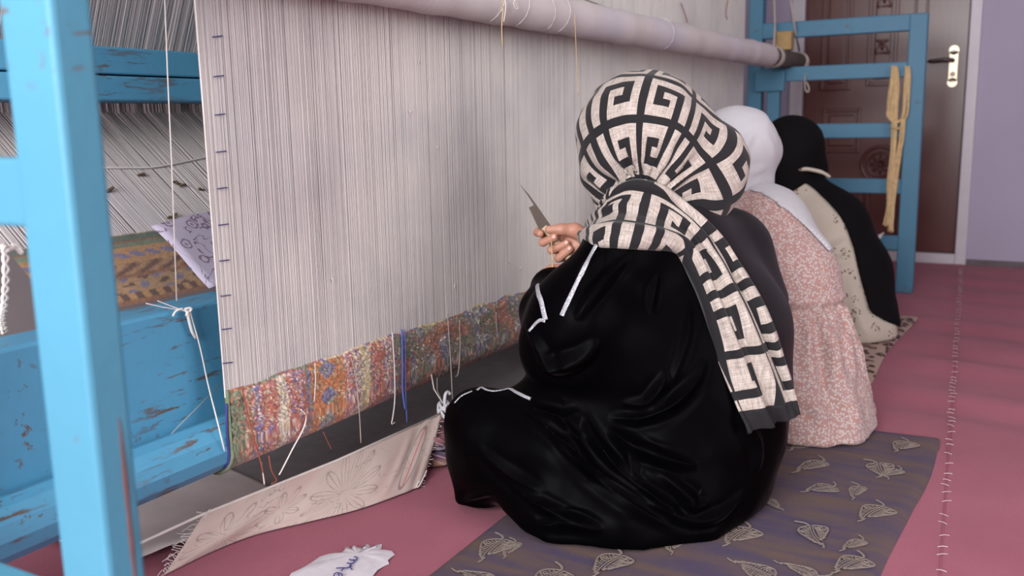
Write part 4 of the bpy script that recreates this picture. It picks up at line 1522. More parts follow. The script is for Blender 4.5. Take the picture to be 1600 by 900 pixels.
def hand_field(fl, wrist, aim, palm_n, side, r=1.0, k=0.006):
    """relaxed curled hand added to a field: aim = towards the knuckles, palm_n = out of the palm, side = towards the thumb"""
    W, A, Pn, S = [np.array(q, float) for q in (wrist, aim, palm_n, side)]
    A, Pn, S = A / np.linalg.norm(A), Pn / np.linalg.norm(Pn), S / np.linalg.norm(S)
    fl.cap(W - A * .05, W, .026 * r, .023 * r, k)
    fl.cap(W, W + A * .075 + S * .018, .022 * r, .015 * r, k * 2).cap(W, W + A * .072 - S * .020, .021 * r, .014 * r, k * 2)
    for i, (o, ln) in enumerate(((.028, .9), (.009, 1.0), (-.010, .93), (-.028, .74))):
        p = W + A * (.082 - .004 * abs(i - 1)) + S * o
        a1, a2, a3 = .35 + .08 * i, .95 + .1 * i, 1.45 + .1 * i
        for j, (a_, l_, r0, r1) in enumerate(((a1, .040, .0095, .0085), (a2, .025, .0085, .0078), (a3, .020, .0078, .0066))):
            q = p + (A * math.cos(a_) + Pn * math.sin(a_)) * l_ * ln
            fl.cap(p, q, r0 * r, r1 * r, .003)
            p = q
    p = W + A * .02 + S * .020
    for d_, l_, r0, r1 in ((A * .5 + S * .75 + Pn * .4, .040, .014, .011), (A * .85 + S * .3 + Pn * .45, .030, .0105, .009), (A * .95 + Pn * .4, .024, .009, .007)):
        q = p + d_ / np.linalg.norm(d_) * l_
        fl.cap(p, q, r0 * r, r1 * r, .004)
        p = q


def head_field(c, face, up, neck_to):
    """a head with brow, eye hollows, nose, lips, chin and ears; c = skull centre"""
    c, f, u = np.array(c, float), np.array(face, float), np.array(up, float)
    f /= np.linalg.norm(f)
    u = u - f * (u @ f)
    u /= np.linalg.norm(u)
    s = np.cross(u, f)
    fl = Field(c - .17, c + .17, .0045)
    fl.ell(c - f * .012 + u * .02, (.088, .070, .088), (f, s, u), .01)
    fl.ell(c + f * .028 - u * .045, (.056, .052, .066), (f, s, u), .03)
    fl.cap(c + f * .066 - u * .092 - s * .008, c + f * .066 - u * .092 + s * .008, .015, .015, .02)      # chin
    fl.cap(c + f * .076 + u * .012 - s * .032, c + f * .076 + u * .012 + s * .032, .010, .010, .015)      # brow
    for q in (-1, 1):
        fl.ell(c + f * .090 + s * q * .031 - u * .010, (.016, .019, .012), (f, s, u), .010, True)
        fl.cap(c + f * .060 + s * q * .044 - u * .032, c + f * .068 + s * q * .028 - u * .040, .014, .012, .02)   # cheek
        fl.ell(c - f * .012 + s * q * .073 - u * .018, (.018, .007, .030), (f, s, u), .006)                # ear
    fl.cap(c + f * .082 - u * .002, c + f * .101 - u * .042, .0075, .010, .010)                            # nose
    for q in (-1, 1): fl.cap(c + f * .092 - u * .044 + s * q * .010, c + f * .090 - u * .045 + s * q * .011, .007, .007, .006)
    fl.cap(c + f * .083 - u * .066 - s * .017, c + f * .087 - u * .064, .0055, .007, .006).cap(c + f * .087 - u * .064, c + f * .083 - u * .066 + s * .017, .007, .0055, .006)
    fl.cap(c + f * .082 - u * .077 - s * .012, c + f * .082 - u * .077 + s * .012, .0065, .0065, .005)
    n = np.array(neck_to, float)
    fl.cap(c - f * .02 - u * .06, c + (n - c) * min(1, .165 / np.linalg.norm(n - c)), .050, .052, .02)
    return fl, f, u, s


def join(parts):
    Vs, Fs, n = [], [], 0
    for V, F in parts:
        Vs.append(V)
        Fs.append(F + n)
        n += len(V)
    return np.concatenate(Vs), np.concatenate(Fs)


def face_parts(parent, c, f, u, s):
    for q in (-1, 1):
        p = Vector(c + f * .070 + s * q * .031 - u * .010)
        bm = bmesh.new()
        bmesh.ops.create_uvsphere(bm, u_segments=16, v_segments=10, radius=.0125, matrix=Matrix.Translation(p))
        me = bpy.data.meshes.new('eye')
        bm.to_mesh(me)
        bm.free()
        link('eye', me, M_EYE, parent, True)
        fd = Vector(f - u * .25).normalized()
        MB().tube([p + fd * .0105, p + fd * .0128], .0058, 14).build('iris', M_IRIS, parent)
        b0 = c + f * .086 + u * .014
        MB().tube(spline([Vector(b0 + s * q * .014 - f * .0), Vector(b0 + s * q * .030 + u * .004 - f * .004), Vector(b0 + s * q * .046 - f * .016)], 5), .0028, 6).build('eyebrow', M_HAIR, parent, True)
    MB().tube(spline([Vector(c + f * .089 - u * .0715 - s * .016), Vector(c + f * .0925 - u * .070), Vector(c + f * .089 - u * .0715 + s * .016)], 5), .0022, 6).build('lips', M_LIP, parent, True)


A_ = lambda x, y, d: np.array(at(x, y, d))


def outline_cut(fl, poly, r0):
    """signed distance (m) to a cutting outline swept straight through the figure, for cloth that laps over both sides"""
    X = fl.lo[0] + fl.h * np.arange(fl.n[0])[:, None, None] - EYE.x
    Y = fl.lo[1] + fl.h * np.arange(fl.n[1])[None, :, None] - EYE.y
    Z = fl.lo[2] + fl.h * np.arange(fl.n[2])[None, None, :] - EYE.z
    dp = X * FWD.x + Y * FWD.y + Z * FWD.z
    px = 800 + FPX * (X * RIGHT.x + Y * RIGHT.y + Z * RIGHT.z) / dp
    py = 450 - FPX * (X * UP.x + Y * UP.y + Z * UP.z) / dp
    pts = [(p.x, p.y) for p in spline([Vector((x, y, 0)) for x, y in poly + poly[:1]], 3)]
    d = np.full(px.shape, 1e9)
    inside = np.zeros(px.shape, bool)
    for (ax, ay), (bx, by) in zip(pts[:-1], pts[1:]):
        ex, ey = bx - ax, by - ay
        t = np.clip(((px - ax) * ex + (py - ay) * ey) / max(ex * ex + ey * ey, 1e-9), 0, 1)
        d = np.minimum(d, (px - ax - t * ex) ** 2 + (py - ay - t * ey) ** 2)
        c = (ay > py) != (by > py)
        inside ^= c & (px < ex * (py - ay) / (ey if abs(ey) > 1e-9 else 1e-9) + ax)
    d = np.sqrt(d) * r0 / FPX
    return np.where(inside, -d, d).astype(np.float32)

# ================================================================== front weaver
w1 = thing('person', 'woman sitting in black velvet with a black and cream key-patterned headscarf, knotting with a knife', 'person', tuple(onZ(1000, 800, .012)))
FZ = .0125
T1 = [(A_(1045, 400, 1.86), .115), (A_(1082, 520, 1.88), .178), (A_(1072, 640, 1.87), .192), (A_(1050, 715, 1.86), .200)]
lo = np.array([-1.18, 1.28, -.01])
hi = np.array([-.22, 2.28, .68])
f1 = Field(lo, hi, .0062)
f1.chain(T1, .04)
f1.cap(A_(1000, 395, 1.80), A_(1125, 395, 1.96), .085, .088, .05)                     # shoulders
f1.cap(A_(1150, 395, 1.98), A_(1168, 470, 1.98), .060, .075, .05)
arm = [(A_(962, 418, 1.76), .074), (A_(905, 500, 1.74), .084), (A_(886, 545, 1.745), .080)]
f1.chain(arm, .07)
f1.chain([(A_(880, 540, 1.745), .080), (A_(862, 490, 1.82), .060), (A_(862, 452, 1.875), .042)], .02)
f1.chain([(A_(1040, 430, 2.02), .07), (A_(960, 440, 2.06), .062), (A_(915, 402, 2.02), .040)], .03)       # far sleeve
f1.chain([(A_(1010, 735, 1.78), .125), (A_(880, 705, 1.78), .105), (A_(766, 673, 1.83), .085)], .05)     # near thigh
f1.chain([(A_(1000, 690, 1.95), .12), (A_(900, 640, 2.0), .10), (A_(845, 650, 1.98), .07)], .05)         # far thigh
f1.chain([(A_(738, 648, 1.845), .038), (A_(734, 720, 1.85), .034), (A_(731, 790, 1.855), .030)], .045)     # skirt falling from the knee
f1.chain([(A_(768, 690, 1.82), .050), (A_(762, 740, 1.825), .036), (A_(757, 782, 1.835), .024)], .045)
f1.chain([(A_(790, 735, 1.79), .055), (A_(860, 795, 1.72), .050), (A_(960, 812, 1.695), .055), (A_(1080, 795, 1.72), .060)], .05)
f1.chain([(A_(800, 790, 1.745), .012), (A_(860, 832, 1.68), .016), (A_(1000, 850, 1.655), .016), (A_(1100, 832, 1.68), .016)], .03)
f1.cap(A_(1000, 570, 1.80), A_(900, 615, 1.83), .125, .088, .08)                         # lap
f1.floor(FZ)
V, F = f1.skin()
V = relax(V, F, 2)
b0 = bvh_of([(V, F)])
folds = [
    ([(900, 500), (933, 453), (985, 395)], .008, .007), ([(900, 452), (920, 417), (948, 392)], .006, .007), ([(1017, 492), (1022, 460), (1029, 430)], .004, .006),
    ([(1077, 470), (1073, 530), (1043, 620)], .004, .006), ([(950, 652), (1000, 653), (1050, 632), (1087, 597), (1106, 558)], .010, .008),
    ([(970, 630), (1010, 631), (1033, 605), (1041, 580)], .008, .008), ([(790, 632), (853, 667), (920, 723), (973, 760), (1040, 802)], .010, .008),
    ([(910, 645), (935, 695), (973, 740), (1045, 792)], .010, .008), ([(950, 668), (987, 697), (1045, 722)], .010, .009),
    ([(978, 705), (986, 726), (992, 750)], .006, .007), ([(790, 755), (840, 787), (880, 807), (945, 828)], .008, .007),
    ([(714, 792), (740, 776), (772, 769)], .006, .006), ([(835, 822), (893, 818), (942, 832)], .008, .008),
    ([(995, 697), (1045, 719), (1090, 727)], .010, .008), ([(1028, 735), (1075, 777), (1083, 792), (1110, 786)], .011, .008),
    ([(1000, 759), (1030, 783), (1060, 798)], .008, .007), ([(995, 780), (1075, 811), (1124, 804), (1168, 764)], .008, .007),
    ([(820, 505), (850, 560), (870, 580)], .006, .008), ([(835, 560), (862, 575), (905, 560), (935, 530)], .010, .010),
    ([(905, 640), (880, 655), (830, 640)], .008, .010), ([(800, 628), (860, 650), (915, 690)], .006, .008), ([(868, 648), (905, 700), (925, 745)], .006, .007), ([(745, 700), (800, 745), (850, 775)], .005, .008),
    ([(860, 690), (960, 770), (1050, 825)], .007, .009), ([(1150, 640), (1185, 690), (1180, 740)], .007, .009), ([(1130, 470), (1160, 560), (1175, 640)], .005, .010)]
V, F = refine(V, F)
V = relax(V, F, 2)
V = sculpt(V, F, b0, [(px, h_ * 1.45, w_ * .80) for px, h_, w_ in folds])
V[:, 2] = np.maximum(V[:, 2], FZ)
V += vnormals(V, F) * (.004 * (vnoise(V, 24, 3) - .5) + .012 * (vnoise(V, 9, 5) - .5))[:, None]
V[:, 2] = np.maximum(V[:, 2], FZ)
D1 = (V, F)
dress1 = put('velvet_dress', V, F, M_VELVET, w1)
tag(dress1, 'black velvet dress with soft folds')

# head scarf
HC = A_(1003, 214, 1.86)
f2 = Field(HC - .22, HC + np.array([.34, .30, .20]), .0058)
f2.ell(HC, (.132, .134, .131), None, .02)
f2.cap(A_(1020, 225, 1.85), A_(1098, 258, 1.87), .122, .090, .03)
f2.cap(A_(1096, 265, 1.87), A_(1102, 292, 1.865), .088, .066, .03)
f2.cap(A_(985, 262, 1.85), A_(1000, 318, 1.84), .095, .078, .03)                       # nape
f2.cap(A_(1010, 300, 1.84), A_(1085, 318, 1.85), .085, .060, .03)
FACE1 = np.array(FWD) * .70 - np.array(RIGHT) * .62 - np.array(UP) * .36
FACE1 /= np.linalg.norm(FACE1)
f2.ell(HC + FACE1 * .135 - np.array([0, 0, .012]), (.105, .066, .088), (FACE1, np.cross(FACE1, [0, 0, 1]), np.cross(np.cross(FACE1, [0, 0, 1]), FACE1)), .012, True)
V, F = f2.skin()
V = relax(V, F, 3)
# cloth coordinates: rings round the gather at the nape, rays fanning up over the head
Q = np.array(cast(bvh_of([(V, F)]), 1000, 322)[0])
Fc = HC + np.array(RIGHT) * .035
q0 = (Q - Fc) / np.linalg.norm(Q - Fc)
e2 = np.array([0, 0, 1.0]) - q0 * q0[2]
e2 /= np.linalg.norm(e2)
e1 = np.cross(q0, e2)
if e1 @ np.array(RIGHT) < 0: e1 = -e1
nv = (V - Fc) / np.linalg.norm(V - Fc, axis=1, keepdims=True)
ang = np.arccos(np.clip(nv @ q0, -1, 1))
az = np.arctan2(nv @ e1, nv @ e2)
sdist = ang * .146
# pleats drawn to the gather
wgt = np.exp(-((sdist - .05) / .065) ** 2) * np.clip((nv @ e2) * 4 + .9, 0, 1)
V = V + vnormals(V, F) * (wgt * .0070 * np.sin(az * 19 + 2 * np.sin(az * 3)))[:, None]
gx = np.exp(-(np.linalg.norm(V - A_(985, 290, 1.75), axis=1) / .035) ** 2)
V = V - vnormals(V, F) * (gx * .012)[:, None]
V = V + vnormals(V, F) * (.009 * (vnoise(V, 16, 77) - .5) + .005 * (vnoise(V, 34, 78) - .5))[:, None]
wob = .026 * (vnoise(V, 12, 12) - .5)
pu = (az / 0.78 + 9.08 + wob * 4)
pv = (sdist + wob) / .112 + 7.786
# the bun side: let the rays spread less so that cells stay square there
pu_ = pu
HS1 = (V, F)
hs1 = put('head_scarf', V, F, M_KEY, w1, {'pu': pu_[:, None], 'pv': pv[:, None]})
tag(hs1, 'black and cream key-patterned scarf over the head')

# charcoal shawl seen over the far shoulder
fs = Field(lo, hi, .0062)
fs.d = np.maximum(f1.d - .009, 0 * f1.d - 1)
fs.d = np.maximum(fs.d, outline_cut(fs, [(1060, 330), (1200, 300), (1290, 420), (1270, 600), (1232, 640), (1215, 560), (1190, 480), (1150, 420), (1100, 380)], 1.95))
V, F = fs.skin()
V = relax(V, F, 2)
SH1 = (V, F)
tag(put('under_shawl', V, F, M_CHARCOAL, w1), 'charcoal satin layer over the back')

# scarf wound round the neck and hanging down the back: one pleated ribbon
bw_ = bvh_of([D1, SH1, HS1])
ST = [  # upper/right edge px, lower/left edge px, depth if nothing lies behind
    ((938, 330), (900, 372), 1.93), ((944, 312), (905, 378), 1.85), ((955, 297), (917, 378), 1.79), ((985, 283), (953, 380), 1.745), ((1015, 285), (990, 383), 1.735), ((1045, 296), (1025, 386), 1.735),
    ((1085, 326), (1056, 388), 1.74), ((1122, 362), (1070, 400), 1.745), ((1146, 395), (1082, 425), 1.745), ((1168, 432), (1096, 462), 1.74), ((1192, 474), (1110, 500), 1.735), ((1211, 520), (1124, 540), 1.73),
    ((1227, 566), (1137, 585), 1.72), ((1240, 606), (1150, 625), 1.715), ((1250, 636), (1160, 655), 1.71), ((1253, 648), (1168, 676), 1.71)]
fine = 8
up_e = spline([Vector((a[0], a[1], d)) for a, b, d in ST], fine)
lo_e = spline([Vector((b[0], b[1], d)) for a, b, d in ST], fine)
NUs, NVs = len(up_e), 34
Dp = np.zeros((NUs, NVs))
PX = np.zeros((NUs, NVs, 2))
for i in range(NUs):
    for j in range(NVs):
        v = j / (NVs - 1)
        x, y = up_e[i].lerp(lo_e[i], v)[:2]
        PX[i, j] = (x, y)
        h, _ = cast(bw_, x, y)
        d = (h - EYE).dot(FWD) - .014 if h is not None else 9
        Dp[i, j] = min(d, up_e[i].z + .015)
for _ in range(14):
    Dp[1:-1] = np.minimum(Dp[1:-1], .25 * Dp[:-2] + .5 * Dp[1:-1] + .25 * Dp[2:] + .002)
    Dp[1:-1] = .25 * Dp[:-2] + .5 * Dp[1:-1] + .25 * Dp[2:]
    Dp[:, 1:-1] = .25 * Dp[:, :-2] + .5 * Dp[:, 1:-1] + .25 * Dp[:, 2:]
RB = np.zeros((NUs, NVs, 3))
for i in range(NUs):
    for j in range(NVs):
        RB[i, j] = at(PX[i, j, 0], PX[i, j, 1], Dp[i, j] - .004)
us = np.concatenate([[0], np.cumsum(np.linalg.norm(np.diff(RB[:, NVs // 2], axis=0), axis=1))])
U, Vv = np.meshgrid(us, np.linspace(0, 1, NVs), indexing='ij')
# pleats: run along the ribbon, deeper on the hanging tail and at the neck
pl_amp = .0042 + .0045 * np.clip((U - .30) / .15, 0, 1)
ph = Vv * 2 * PI * 2.6 + .9 * np.sin(U * 9) + U * 4
N3 = np.cross(np.gradient(RB, axis=0), np.gradient(RB, axis=1))
N3 /= np.maximum(np.linalg.norm(N3, axis=2, keepdims=True), 1e-9)
if (N3[NUs // 2, NVs // 2] @ np.array(FWD)) > 0: N3 = -N3
RB = RB + N3 * (pl_amp * (np.sin(ph) + .35 * np.sin(ph * 2.3 + 1)))[..., None]
edge_roll = np.clip((np.abs(Vv - .5) - .40) / .10, 0, 1) ** 2
RB = RB - N3 * (edge_roll * .010)[..., None]
RB += N3 * (.004 * np.exp(-((us[:, None] - us[-1]) / .02) ** 2) * np.sin(Vv * 14))[..., None]
TOT = us[-1]
ke = int(np.argmin(np.abs(us - (TOT - .036)))) + 1
puR = (U - TOT) / .116 + 20.32
shear = .25 * np.clip((.40 - U) / .2, 0, 1)
pvR = Vv * 1.75 + .55 * np.sin(ph) * .12 + 3.45 + shear * U / .1
wrap = link('scarf_tail', grid_mesh('scarf_tail', RB[:ke], {'pu': puR[:ke], 'pv': pvR[:ke]}), M_KEY, w1, True)
tag(wrap, 'key-patterned scarf end wound round the neck and hanging down the back')
bord = link('scarf_border', grid_mesh('scarf_border', RB[ke - 1:]), M_SCARFBLACK, w1, True)
tag(bord, 'plain black border of the scarf end')
for o in (wrap, bord):
    md = o.modifiers.new('thick', 'SOLIDIFY')
    md.thickness = .0035
    md.offset = -1


# silver trims
def trim(px, w, parent, bv):
    pts, ns = [], []
    for p in spline([Vector((x, y, 0)) for x, y in px], 6):
        h, n = cast(bv, p.x, p.y)
        if h is None: continue
        if n.dot(FWD) > 0: n = -n
        pts.append(h + n * .0015)
        ns.append(n)
    if len(pts) < 3: return
    for _ in range(2):
        ns = [(ns[max(0, i - 1)] + ns[i] + ns[min(len(ns) - 1, i + 1)]).normalized() for i in range(len(ns))]
        pts = [pts[i] if i in (0, len(pts) - 1) else (pts[i - 1] + pts[i] * 2 + pts[i + 1]) / 4 for i in range(len(pts))]
    o = MB().ribbon(pts, ns, w).build('silver_trim', M_TRIM, parent, True)
    o['label'] = 'silver sequin trim'


bd = bvh_of([D1])
trim([(934, 380), (915, 415), (899, 448), (886, 475), (878, 493)], .0085, w1, bd)
trim([(840, 446), (842, 460), (846, 470), (850, 488), (853, 500)], .010, w1, bd)
trim([(853, 502), (845, 500), (838, 505), (832, 512), (827, 518)], .006, w1, bd)
trim([(711, 630), (722, 619), (738, 612)], .005, w1, bd)
trim([(745, 611), (752, 606), (760, 610), (772, 612), (787, 610), (797, 608), (808, 614), (830, 624)], .006, w1, bd)

# the body inside the clothes: head and neck, trunk and limbs, both hands
nk = A_(1020, 345, 1.88)
hf, ff, uu, ss = head_field(HC, FACE1, (0, 0, 1), nk)
tk = Field(lo, hi + np.array([0, 0, .08]), .011)
tk.chain([(nk, .045), (A_(1045, 400, 1.88), .09), (A_(1075, 520, 1.89), .125), (A_(1065, 640, 1.88), .130), (A_(1045, 715, 1.87), .145)], .04)
tk.cap(A_(1005, 400, 1.82), A_(1120, 400, 1.97), .05, .05, .04)
tk.chain([(A_(972, 415, 1.79), .045), (A_(892, 538, 1.77), .040), (A_(866, 452, 1.885), .026)], .02)
tk.chain([(A_(1110, 410, 1.99), .045), (A_(985, 450, 2.06), .040), (A_(918, 402, 2.00), .026)], .02)
tk.chain([(A_(1010, 730, 1.80), .085), (A_(780, 690, 1.845), .052), (A_(930, 800, 1.74), .038), (A_(1000, 815, 1.72), .03)], .03)
tk.chain([(A_(1000, 700, 1.95), .085), (A_(870, 650, 1.985), .052), (A_(930, 770, 1.95), .036)], .03)
tk.floor(.014)
Z6 = lambda zx, zy, d: A_(780 + zx / 4.09, 240 + zy / 4.09, d)
d0 = 1.93
hnd = Field(Z6(460, 580, d0) - .125, Z6(460, 580, d0) + .125, .0018)
# right hand: a fist round the knife handle, thumb lying along the top
hnd.cap(Z6(545, 570, d0 + .02), Z6(490, 590, d0 + .02), .026, .024, .012).cap(Z6(700, 640, d0 + .04), Z6(590, 590, d0 + .02), .028, .026, .01)
hnd.cap(Z6(470, 560, d0 + .024), Z6(500, 640, d0 + .024), .020, .017, .010)
hnd.chain([(Z6(565, 535, d0), .0175), (Z6(480, 490, d0 - .008), .0150), (Z6(400, 484, d0 - .014), .0112), (Z6(318, 486, d0 - .016), .0085)], .006)
for pts in ([(440, 520, .036), (300, 488, .036), (246, 502, .012), (262, 512, -.010)], [(450, 560, .036), (300, 545, .034), (280, 566, .004), (352, 538, -.014)],
            [(470, 605, .036), (345, 606, .032), (335, 616, .002), (432, 575, -.014)], [(490, 645, .034), (385, 664, .028), (380, 668, .002), (452, 610, -.012)]):
    rr = (.0108, .0098, .0090, .0078)
    hnd.chain([(Z6(x, y, d0 + dd), r_) for (x, y, dd), r_ in zip(pts, rr)], .003)
lh = Field(Z6(380, 790, 1.88) - .10, Z6(380, 790, 1.88) + .10, .0018)
d1 = 1.885
lh.cap(Z6(400, 880, d1), Z6(395, 815, d1), .025, .022, .008).cap(Z6(395, 810, d1), Z6(400, 760, d1), .021, .015, .01).cap(Z6(395, 810, d1), Z6(345, 780, d1 + .008), .019, .014, .01)
for pts in ([(400, 765, 0), (385, 735, .01), (330, 735, .02), (300, 748, .016)], [(375, 765, .006), (330, 748, .016), (285, 762, .024), (262, 780, .018)], [(352, 775, .01), (300, 765, .022), (260, 785, .026), (245, 800, .018)], [(345, 795, .012), (290, 790, .026), (255, 806, .026), (250, 818, .018)]):
    rr = (.0098, .0090, .0084, .0074)
    lh.chain([(Z6(x, y, d1 + dd), r_) for (x, y, dd), r_ in zip(pts, rr)], .003)
lh.chain([(Z6(420, 800, d1 - .006), .013), (Z6(425, 765, d1 - .016), .0105), (Z6(392, 742, d1 - .016), .0085)], .004)
Vb, Fb = join([(relax(*q.skin(), 2) if False else (lambda a: (relax(a[0], a[1], 2), a[1]))(q.skin()))[:2] for q in (hf, tk, hnd, lh)])
body1 = put('body', Vb, Fb, M_SKIN, w1)
face_parts(w1, HC, ff, uu, ss)
bh = bvh_of([(Vb, Fb)])
for (x, y) in ((349, 531), (428, 568), (449, 604)):
    h, n = cast(bh, 780 + x / 4.09, 240 + y / 4.09)
    if h is not None:
        if n.dot(FWD) > 0: n = -n
        MB().tube([h - n * .001, h + n * .0006, h + n * .0012], [.0046, .0046, .003], 12).build('fingernail', M_NAIL, w1, True)

# the knife and the yarn being knotted
kn_ = thing('weaving_knife', "dark weaving knife with a thin hooked tip held in the front weaver's fist", 'knife', tuple(Z6(300, 480, d0)))
dk = d0 + .004
blade = [(190, 345), (222, 329), (228, 322), (130, 195), (126, 190), (236, 318), (330, 458), (300, 470), (253, 466)]
blade = [(190, 345), (221, 329), (176, 258), (127, 190), (190, 262), (236, 325), (328, 458), (345, 500), (262, 500)]
bk = [Vector(Z6(x, y, dk)) for x, y in blade]
th = Vector(FWD) * .0012
mb = MB()
nb = len(bk)
mb.add([p - th for p in bk] + [p + th for p in bk], [tuple(range(nb)), tuple(range(nb, 2 * nb))[::-1]] + [(i, (i + 1) % nb, nb + (i + 1) % nb, nb + i) for i in range(nb)])
mb.build('blade', plain('dark_knife_steel', srgb(72, 60, 52), .45, .15, 40, Metallic=.5), kn_)
hnp = [Vector(Z6(x, y, dk + .002)) for x, y in ((285, 470), (330, 520), (400, 610), (450, 668), (492, 712))]
MB().tube(spline(hnp, 4), [.008] * 8 + [.0095] * 6 + [.008] * 3, 10).build('handle', plain('cream_bone_handle', srgb(206, 182, 150), .5, .12, 40), kn_, True)
yk = thing('knotting_yarn', 'short cream yarn hanging between the two hands of the front weaver', 'yarn', tuple(Z6(340, 700, d1 - .02)))
MB().tube([Vector(Z6(334, 560, d0 - .02)), Vector(Z6(338, 640, d0 - .028)), Vector(Z6(342, 776, d1 - .03))], .0017, 6).build('yarn_strand', M_CREAM_YARN, yk, True)

# ================================================================== middle weaver
w2 = thing('person', 'woman in white headscarf and pink floral dress bending to the loom beside the front weaver', 'person', tuple(onZ(1270, 660, .0)))
lo2, hi2 = np.array([-1.12, 1.95, -.01]), np.array([-.15, 2.95, .78])
g = Field(lo2, hi2, .0072)
g.chain([(A_(1152, 342, 2.46), .105), (A_(1184, 366, 2.43), .127), (A_(1222, 442, 2.39), .139), (A_(1235, 500, 2.37), .134)], .03)
g.chain([(A_(1234, 505, 2.37), .134), (A_(1242, 560, 2.35), .144), (A_(1256, 640, 2.30), .150), (A_(1262, 690, 2.26), .150)], .02)
g.cap(A_(1300, 655, 2.26), A_(1338, 668, 2.27), .07, .040, .05)
g.cap(A_(1250, 668, 2.20), A_(1300, 672, 2.21), .055, .045, .04)
g.cap(A_(1345, 640, 2.36), A_(1350, 664, 2.34), .036, .030, .008)
g.chain([(A_(1215, 600, 2.30), .14), (A_(1080, 600, 2.45), .12), (A_(1000, 620, 2.55), .08)], .05)
g.chain([(A_(1120, 350, 2.40), .07), (A_(1060, 450, 2.45), .06), (A_(990, 420, 2.58), .045)], .04)
g.floor(.0125)
V, F = g.skin()
V = relax(V, F, 2)
# gathers below the waist seam
seam_z = float(A_(1300, 462, 2.33)[2])
cx_ = A_(1240, 560, 2.36)
az2 = np.arctan2(V[:, 1] - cx_[1], V[:, 0] - cx_[0])
below = np.clip((seam_z - V[:, 2]) / .03, 0, 1)
N = vnormals(V, F)
gat = np.sin(az2 * 17 + 1.6 * np.sin(az2 * 5) + 1.5 * vnoise(V, 7, 3)) * (.5 + .5 * np.sin(az2 * 7 + 1))
V = V + N * ((.017 * gat * below * np.clip((V[:, 2] - .02) / .05, .3, 1)) + .008 * np.exp(-((V[:, 2] - seam_z) / .008) ** 2) - .010 * np.exp(-((V[:, 2] - seam_z + .014) / .009) ** 2))[:, None]
b2 = bvh_of([(V, F)])
V = sculpt(V, F, b2, [([(1268, 480), (1262, 540), (1266, 590)], .008, .010), ([(1300, 480), (1306, 560), (1290, 640)], .009, .010), ([(1322, 490), (1330, 560), (1335, 620)], .008, .009), ([(1250, 620), (1290, 650), (1340, 668)], .007, .010),
                     ([(1200, 340), (1215, 400), (1225, 460)], .004, .014)])
V[:, 2] = np.maximum(V[:, 2], .0125)
put('floral_dress', V, F, M_PINKDRESS, w2)
H2 = A_(1150, 232, 2.46)
hs = Field(H2 - np.array([.25, .25, .25]), H2 + np.array([.30, .30, .2]), .0062)
hs.ell(H2, (.112, .108, .112), None, .02)
hs.cap(A_(1165, 228, 2.46), A_(1182, 236, 2.47), .098, .068, .008)
hs.cap(A_(1180, 240, 2.47), A_(1184, 250, 2.465), .066, .050, .006)
hs.cap(A_(1140, 260, 2.45), A_(1150, 300, 2.44), .085, .075, .03)
hs.cap(A_(1172, 258, 2.46), A_(1180, 284, 2.46), .058, .050, .02)
F2 = -np.array(RIGHT) * .66 + np.array(FWD) * .6 - np.array(UP) * .45
F2 /= np.linalg.norm(F2)
hs.ell(H2 + F2 * .115, (.09, .060, .078), (F2, np.cross(F2, [0, 0, 1]), np.cross(np.cross(F2, [0, 0, 1]), F2)), .012, True)
Vh, Fh = hs.skin()
Vh = relax(Vh, Fh, 2)
bh2 = bvh_of([(Vh, Fh)])
Vh = sculpt(Vh, Fh, bh2, [([(1179, 203), (1168, 222), (1160, 245)], .005, .006), ([(1200, 262), (1180, 268), (1165, 276)], .004, .006), ([(1190, 205), (1206, 225), (1210, 250)], .003, .006)])
tag(put('head_scarf', Vh, Fh, M_WHITESCARF, w2), 'plain white headscarf')
dr = Field(lo2, hi2, .0072)
dr.d = g.d - .006
dr.d = np.maximum(dr.d, outline_cut(dr, [(1120, 250), (1250, 240), (1330, 330), (1300, 392), (1286, 382), (1256, 352), (1222, 325), (1196, 307), (1170, 298), (1130, 304)], 2.45))
V, F = dr.skin()
tag(put('scarf_end', relax(V, F, 2), F, M_WHITESCARF, w2), 'white scarf end lying over the back')


def inner_body(w, Hc, Fd, neck, trunk, legs, arms, lo, hi, fz):
    hfl, f_, u_, s_ = head_field(Hc, Fd, (0, 0, 1), neck)
    t = Field(lo, hi, .012)
    t.chain(trunk, .04)
    for c in legs + arms: t.chain(c, .03)
    t.floor(fz)
    parts = [hfl, t]
    for c in arms:
        wr = np.array(c[-1][0])
        aim = wr - np.array(c[-2][0])
        aim /= np.linalg.norm(aim)
        hfld = Field(wr - .16, wr + .16, .003)
        side = np.cross(aim, [0, 0, 1])
        hand_field(hfld, wr + aim * .02, aim, (0, 0, -1), side, .95)
        parts.append(hfld)
    out = []
    for q in parts:
        a = q.skin()
        out.append((relax(a[0], a[1], 2), a[1]))
    Vb, Fb = join(out)
    put('body', Vb, Fb, M_SKIN, w)
    face_parts(w, np.array(Hc), f_, u_, s_)


inner_body(w2, H2, F2, A_(1165, 320, 2.45), [(A_(1165, 330, 2.46), .05), (A_(1192, 370, 2.44), .085), (A_(1230, 440, 2.40), .10), (A_(1240, 580, 2.37), .11)],
           [[(A_(1235, 610, 2.34), .08), (A_(1010, 625, 2.55), .05)], [(A_(1200, 600, 2.38), .08), (A_(1080, 610, 2.5), .05)]],
           [[(A_(1125, 352, 2.42), .04), (A_(1062, 450, 2.46), .035), (A_(985, 418, 2.60), .024)]], lo2, hi2, .014)

